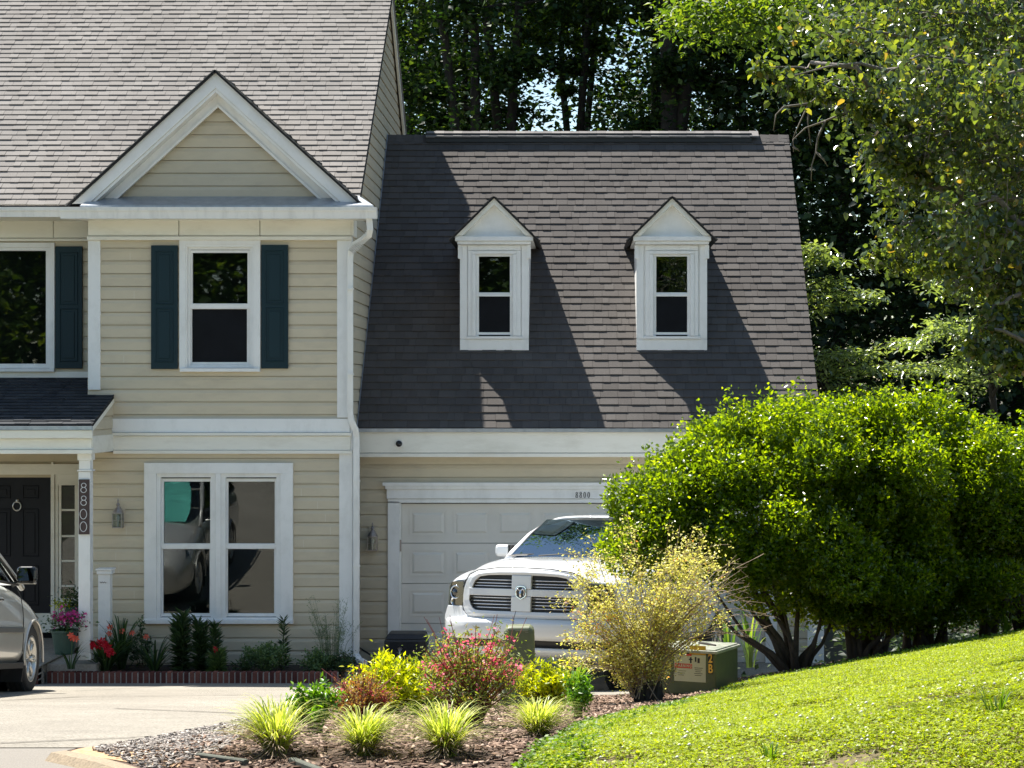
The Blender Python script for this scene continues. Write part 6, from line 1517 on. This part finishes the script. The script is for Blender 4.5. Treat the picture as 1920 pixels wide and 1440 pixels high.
# bumper
def bump(profile, name, mat, xm=.99, y0=-.05, wrap=True):
    """profile: rows (dy,z) swept over x following the nose"""
    X_ = np.concatenate([np.linspace(-xm, -.6, 8), np.linspace(-.5, .5, 9), np.linspace(.6, xm, 8)]); vs = []; k = len(profile)
    for x in X_:
        e_ = (abs(x)/xm)**10*.10
        for dy, z in profile: vs.append((x, y0+dy+yf(x)*1.05+e_, z-.008*abs(x)))
    fs = [(i*k+j, i*k+j+1, (i+1)*k+j+1, (i+1)*k+j) for i in range(len(X_)-1) for j in range(k-1)]+[tuple(range(k)), tuple(range(len(vs)-k, len(vs)))]
    return MB().add(vs, fs).build(name, mat, tk, smooth=True, bevel=0)
bb = bump([(.10,.85),(.04,.79),(-.03,.765),(-.045,.748),(-.05,.73),(-.045,.62),(-.02,.565),(.12,.56)], 'bumper', wpaint)
# corner flanges rising to the headlamps
for sg in (-1, 1):
    b_ = MB(); curve_plate(b_, [(sg*.725,.90),(sg*.945,.90),(sg*.985,.80),(sg*.99,.74),(sg*.58,.74),(sg*.60,.785),(sg*.67,.81),(sg*.715,.86)], .05, .045, cuts=8); b_.build('bumper_flange', wpaint, tk, bevel=.008, seg=2)
b_ = MB(); 
bump([(.03,.565),(.03,.49),(.10,.49),(.10,.565)], 'lower_intake', M['black'], .80, -.03)
bump([(.06,.49),(.0,.48),(.01,.44),(.06,.40),(.14,.38)], 'skid_plate', wpaint, .86, -.03)
for x_ in (-.80,-.62,.06,.62,.8):
    b_ = MB(); c_ = Vector((x_, -.105+yf(x_)*1.05, .695)); b_.tube([c_+Vector((.011*math.cos(a),0,.011*math.sin(a))) for a in np.linspace(0,6.283,15)], .0018, 5, cap=False); b_.build('parking_sensor', M['pewter'], tk)
for sg in (-1,1):
    b_ = MB(); curve_plate(b_, rrect(sg*.86-.07, sg*.86+.07, .56, .65, .02), -.045, .006, cuts=5, fy=lambda x: yf(x)*1.05+(abs(x)/.99)**10*.10); b_.build('fog_lamp', M['cglass'], tk)
# hood seam, scoops
b_ = MB(); b_.tube([(x, .028+yf(x)-.012, z+.006) for x, z in [(-.72,1.10),(-.69,1.17),(-.635,1.235),(-.53,1.283),(-.3,1.312),(0,1.318),(.3,1.312),(.53,1.283),(.635,1.235),(.69,1.17),(.72,1.10)]], .006, 6); b_.build('hood_seam', M['black'], tk)
for sg in (-1,1):
    b_ = MB(); b_.prism([(sg*.38,1.22,1.466),(sg*.62,1.22,1.456),(sg*.60,1.50,1.478),(sg*.40,1.50,1.486)], (0,0,.010)); b_.build('hood_vent', M['black'], tk, bevel=.004)
# cab: greenhouse loft (roof and pillars) and glass
def cs(y, w0, w1, z0, z1, arch=.03):
    return [(0,y,z1+arch),(w1*.5,y,z1+arch*.8),(w1*.85,y,z1+arch*.3),(w1,y,z1-.03),(w1+(w0-w1)*.35,y,z1-.03-(z1-z0)*.35),(w0,y,z0),(w0*.5,y,z0-.02),(0,y,z0-.02)]
# roof slab following the windshield top, pillars as tubes, glass panes between
rf = loft([[(0,2.60,1.955),(.36,2.62,1.95),(.56,2.68,1.93),(.66,2.74,1.90),(.69,2.78,1.88),(.66,2.78,1.86),(.3,2.66,1.89),(0,2.64,1.895)],
           [(0,2.80,1.99),(.36,2.82,1.985),(.58,2.85,1.965),(.69,2.88,1.93),(.73,2.9,1.89),(.70,2.9,1.87),(.3,2.85,1.90),(0,2.85,1.90)],
           [(0,3.6,2.02),(.36,3.6,2.015),(.60,3.6,1.99),(.71,3.6,1.95),(.74,3.6,1.90),(.70,3.6,1.88),(.3,3.6,1.9),(0,3.6,1.9)],
           [(0,4.45,1.97),(.36,4.45,1.965),(.58,4.45,1.94),(.69,4.45,1.91),(.72,4.45,1.87),(.69,4.45,1.85),(.3,4.45,1.87),(0,4.45,1.87)]], 'cab_roof', wpaint, tk, 2)
for sg in (-1, 1):
    b_ = MB(); b_.tube([(sg*.885,1.95,1.40),(sg*.86,2.06,1.50),(sg*.78,2.42,1.72),(sg*.675,2.76,1.885)], [.05,.042,.036,.022], 8); b_.build('windshield_pillar', wpaint, tk, smooth=True)
    b_ = MB(); b_.tube([(sg*.855,1.98,1.46),(sg*.835,2.05,1.51),(sg*.755,2.40,1.73),(sg*.675,2.72,1.895)], .017, 6); b_.build('windshield_gasket', M['black'], tk, smooth=True)
    b_ = MB(); b_.prism([(sg*.87,2.15,1.44),(sg*.73,2.82,1.87),(sg*.735,4.40,1.86),(sg*.90,4.45,1.42)], (-sg*.01,0,0)); b_.build('side_window', M['cglass'], tk)
    b_ = MB(); b_.prism([(sg*.895,4.38,1.40),(sg*.725,4.32,1.88),(sg*.725,4.47,1.88),(sg*.90,4.50,1.40)], (-sg*.05,0,0)); b_.build('rear_pillar', wpaint, tk)
V_ = []; F_ = []
for i in range(9):
    v = i/8
    for j in range(15):
        u = -1+2*j/14; hwid = .845-.165*v; x = u*hwid; y = 1.90+.80*v+.05*u*u*(1-.4*v); z = 1.465+.455*v+.01*math.sin(v*3.1)-.025*u*u*(1-v)*0; V_.append((x, y, z))
for i in range(8):
    for j in range(14): a = i*15+j; F_.append((a, a+1, a+16, a+15))
MB().add(V_, F_).build('windshield', M['wsglass'], tk, smooth=True)
b_ = MB(); b_.box(-.80,.80,2.15,4.35,.9,1.36); b_.box(-.70,.70,4.2,4.3,1.36,1.86); b_.build('cab_interior', M['dark'], tk)
b_ = MB()
for sx in (-.40,.40): b_.box(sx-.24,sx+.24,3.2,3.36,1.0,1.62); b_.box(sx-.12,sx+.12,3.22,3.32,1.64,1.80)
b_.build('seat_backs', plain('seat_cloth', (.05,.05,.055), .9), tk, bevel=.03)
b_ = MB(); b_.prism([(.78,2.0,1.38),(-.78,2.0,1.38),(-.80,2.3,1.42),(.80,2.3,1.42)], (0,0,.02)); b_.build('dashboard', M['dark'], tk)
for (x0, x1) in ((-.45,.10),(.25,.72)):
    b_ = MB(); b_.tube([(x0,1.80,1.475),((x0+x1)/2,1.83,1.50),(x1,1.86,1.492)], .008, 5); b_.build('wiper', M['black'], tk)
b_ = MB(); b_.box(-.10,.10,2.62,2.66,1.79,1.85); b_.build('inner_mirror', M['black'], tk, bevel=.01)
for sg in (-1, 1):
    b_ = MB(); b_.box(sg*.915, sg*1.10, 2.08, 2.24, 1.455, 1.60); mo = b_.build('side_mirror', wpaint, tk, bevel=.045, seg=4)
    b_ = MB(); b_.box(sg*.925, sg*1.09, 2.235, 2.247, 1.47, 1.585); b_.build('mirror_glass', M['cglass'], mo)
    b_ = MB(); b_.tube([(sg*.93,2.16,1.47),(sg*.86,2.16,1.42)], .025, 6); b_.box(sg*.905, sg*.935, 2.09, 2.23, 1.46, 1.595); b_.build('mirror_arm', M['black'], mo)
for (x_, y_) in ((-.86,1.02),(.86,1.02),(-.86,4.55),(.86,4.55)):
    wheel(tk, (x_, y_, .40), .41, .28, .26, 1 if x_ > 0 else -1, (M['rubber'], M['alloy']), spokes=5)
# ---- silver SUV: local x right, y towards the nose (house), origin on the ground at the front axle centre line
sv = empty('parked_suv', (-6.75, 22.3, .42)); sv.scale = (1.03, 1.03, 1.05); sv.rotation_euler = (R(-6.7), 0, R(.6)); tag(sv, 'silver car facing the house, cut by the left edge, front wheel and black mirror showing', 'car')
def ss(y, pts): return [(x, y, z) for x, z in pts]
B = [ss(-3.85, [(0,1.0),(.3,1.0),(.6,.99),(.75,.97),(.82,.9),(.84,.75),(.82,.5),(.78,.38),(.5,.33),(0,.33)]),
     ss(-3.70, [(0,1.08),(.3,1.08),(.65,1.07),(.82,1.05),(.87,.96),(.90,.78),(.89,.5),(.86,.32),(.5,.26),(0,.26)]),
     ss(-2.60, [(0,1.12),(.3,1.12),(.68,1.12),(.84,1.10),(.895,.99),(.925,.78),(.92,.5),(.89,.27),(.5,.22),(0,.22)]),
     ss(-1.30, [(0,1.10),(.3,1.10),(.68,1.10),(.84,1.08),(.90,.97),(.93,.78),(.925,.5),(.895,.27),(.5,.22),(0,.22)]),
     ss(-.55, [(0,1.10),(.3,1.10),(.64,1.08),(.80,1.05),(.885,.95),(.925,.76),(.92,.5),(.895,.27),(.5,.22),(0,.22)]),
     ss(-.25, [(0,1.09),(.3,1.085),(.60,1.05),(.77,1.01),(.87,.92),(.93,.74),(.925,.5),(.90,.27),(.5,.22),(0,.22)]),
     ss(.15, [(0,1.03),(.3,1.02),(.58,1.0),(.74,.965),(.86,.88),(.935,.70),(.925,.48),(.90,.27),(.5,.22),(0,.22)]),
     ss(.52, [(0,.94),(.3,.93),(.55,.91),(.70,.88),(.80,.80),(.88,.66),(.885,.46),(.86,.26),(.5,.22),(0,.22)]),
     ss(.80, [(0,.80),(.3,.79),(.52,.77),(.66,.74),(.74,.68),(.79,.58),(.79,.42),(.76,.26),(.5,.24),(0,.24)]),
     ss(.90, [(0,.70),(.3,.69),(.5,.67),(.60,.64),(.66,.59),(.70,.5),(.70,.4),(.68,.3),(.5,.28),(0,.28)])]
sb_ = loft(B, 'body', spaint, sv, 2)
cut = MB()
for y_ in (0, -2.7): cut.lathe([(0,-2),(.375,-2),(.375,2),(0,2)], (0,y_,.345), 40, 'x')
cutter = cut.build('cutter', None)
mo = sb_.modifiers.new('arch', 'BOOLEAN'); mo.object = cutter; mo.operation = 'DIFFERENCE'; mo.solver = 'EXACT'
cutter.parent = sv; bake(sb_); bpy.data.objects.remove(cutter, do_unlink=True)
try:
    sb_.data.set_sharp_from_angle(angle=R(40))
except Exception: pass
for y_ in (0, -2.7):
    m = MB(); m.lathe([(.372,-.62),(.372,.62)], (0,y_,.345), 40, 'x'); m.lathe([(0,-.5),(.37,-.5)], (0,y_,.345), 30, 'x'); m.build('wheel_well', M['dark'], sv)
    for sg in (-1,1):
        wheel(sv, (sg*.80, y_, .345), .345, .215, .225, sg, (M['rubber'], M['alloy']), spokes=7)
        m = MB(); m.tube([(sg*(.925 if y_ == 0 else .92), y_+.385*math.cos(a), .345+.385*math.sin(a)) for a in np.linspace(-.1, 3.3, 24)], .014, 6); m.build('arch_lip', spaint, sv, smooth=True)
for sg in (-1,1):
    m = MB(); m.prism([(sg*.915,-.42,.12),(sg*.70,-.42,.12),(sg*.70,-.40,.36),(sg*.93,-.37,.40)], (0,-.012,0)); m.build('mud_flap', M['black'], sv)
for sg in (-1,1):
    m = MB(); m.box(sg*.905, sg*.932, -2.28, -.42, .255, .315); m.build('sill_trim', M['black'], sv, bevel=.006)
    m = MB(); m.box(sg*.924, sg*.945, -2.2, -.47, .60, .655); m.build('side_moulding', plain('moulding_grey', (.10,.10,.095), .5), sv, bevel=.008)
    # greenhouse
    m = MB(); m.prism([(sg*.865,-.62,1.08),(sg*.80,-1.0,1.30),(sg*.70,-1.42,1.545),(sg*.69,-2.1,1.575),(sg*.69,-3.1,1.54),(sg*.84,-3.45,1.11)], (-sg*.01,0,0)); m.build('side_window', M['cglass'], sv)
    m = MB(); m.tube([(sg*.88,-.38,1.045),(sg*.82,-.85,1.27),(sg*.71,-1.42,1.575),(sg*.69,-2.2,1.62)], [.03,.028,.028,.026], 8); m.build('windshield_pillar', spaint, sv, smooth=True)
    m = MB(); m.tube([(sg*.885,-.55,1.075),(sg*.83,-.90,1.26),(sg*.725,-1.42,1.53)], .016, 6); m.tube([(sg*.895,-.60,1.075),(sg*.90,-2.0,1.10),(sg*.86,-3.4,1.12)], .014, 6); m.build('window_trim', M['black'], sv, smooth=True)
    m = MB(); m.prism([(sg*.89,-1.62,1.09),(sg*.70,-1.55,1.57),(sg*.70,-1.67,1.57),(sg*.89,-1.76,1.09)], (-sg*.02,0,0)); m.build('door_pillar', M['black'], sv)
    m = MB(); m.box(sg*.925, sg*.958, -1.55, -1.34, .905, .93); m.box(sg*.90, sg*.94, -1.56, -1.53, .895, .935); m.box(sg*.90, sg*.94, -1.36, -1.33, .895, .935); m.build('door_handle', M['chrome'], sv, bevel=.008, seg=2)
    for (a, b) in (((-1.63,1.06),(-1.66,.28)),((-.50,1.03),(-.42,.42))):
        m = MB(); pts_ = []
        for t in np.linspace(0,1,10):
            y_ = a[0]+(b[0]-a[0])*t; z_ = a[1]+(b[1]-a[1])*t; xx = np.interp(z_, [.27,.5,.78,.97,1.08], [.893,.922,.928,.898,.845]); pts_.append((sg*(xx+.0), y_, z_))
        m.tube(pts_, .005, 5); m.build('door_seam', M['black'], sv)
    m = MB(); m.box(sg*.90, sg*1.10, -.72, -.60, 1.085, 1.255); q = m.build('side_mirror', plain('mirror_black', (.015,.015,.017), .15), sv, bevel=.045, seg=4)
    m = MB(); m.box(sg*.93, sg*1.08, -.728, -.722, 1.11, 1.235); m.build('mirror_glass', M['cglass'], q)
    m = MB(); m.box(sg*.905, sg*1.085, -.68, -.60, 1.078, 1.10); m.build('mirror_cap', spaint, q, bevel=.01)
    m = MB(); m.tube([(sg*.84,-.60,1.07),(sg*.93,-.64,1.12)], .025, 8); m.build('mirror_arm', M['black'], q)
    # lamps on the nose
    m = MB(); m.prism([(sg*.50,.885,.60),(sg*.72,.78,.66),(sg*.86,.45,.76),(sg*.80,.40,.84),(sg*.62,.66,.78),(sg*.48,.83,.72)], (0,-.03,.0)); m.build('headlight', hgl, sv, bevel=.006)
loft([[(0,-1.36,1.60),(.4,-1.38,1.59),(.62,-1.42,1.57),(.72,-1.46,1.54),(.70,-1.46,1.52),(.3,-1.40,1.54),(0,-1.38,1.55)],[(0,-1.7,1.67),(.4,-1.7,1.66),(.60,-1.7,1.64),(.71,-1.7,1.60),(.69,-1.7,1.57),(.3,-1.7,1.6),(0,-1.7,1.6)],
      [(0,-3.0,1.65),(.4,-3.0,1.64),(.60,-3.0,1.62),(.70,-3.0,1.58),(.68,-3.0,1.55),(.3,-3.0,1.57),(0,-3.0,1.57)],[(0,-3.6,1.57),(.4,-3.58,1.56),(.58,-3.55,1.54),(.66,-3.5,1.5),(.64,-3.5,1.48),(.3,-3.5,1.5),(0,-3.5,1.5)]], 'car_roof', spaint, sv, 2)
V_ = []; F_ = []
for i in range(7):
    v = i/6
    for j in range(13): u = -1+2*j/12; V_.append((u*(.83-.14*v), -.36-1.04*v-.10*u*u*(1-v), 1.075+.50*v))
for i in range(6):
    for j in range(12): a = i*13+j; F_.append((a, a+1, a+14, a+13))
ws = MB().add(V_, F_).build('windshield', M['clearglass'], sv, smooth=True)
m = MB().add([(x*.84*(1-.10*abs((z-1.32)/.25)**3), y-.03-.035*math.sin(x*11+z*7), z*.90+.12) for x, y, z in V_], F_); m.build('sun_shade', plain('teal_foil', (.22,.80,.68), .4, metal=.1, var=.25, scale=5), sv, smooth=True)
m = MB(); m.prism([(-.66,-3.52,1.5),(.66,-3.52,1.5),(.80,-3.72,1.08),(-.80,-3.72,1.08)], (0,.01,0)); m.build('rear_window', M['cglass'], sv)
m = MB(); m.box(-.78,.78,-3.4,-.7,.5,1.0); m.build('cabin_interior', M['dark'], sv)
m = MB()
for sx in (-.36,.36): m.box(sx-.23,sx+.23,-1.75,-1.6,.9,1.32); m.box(sx-.11,sx+.11,-1.74,-1.65,1.34,1.48)
m.build('seat_backs', plain('car_seat', (.12,.115,.10), .9), sv, bevel=.03)
m = MB(); m.box(-.45,.45,.875,.905,.30,.42); m.build('lower_intake', M['black'], sv, bevel=.01)
m = MB(); m.box(-.40,.40,.85,.89,.60,.68); m.build('grille', M['black'], sv, bevel=.01)
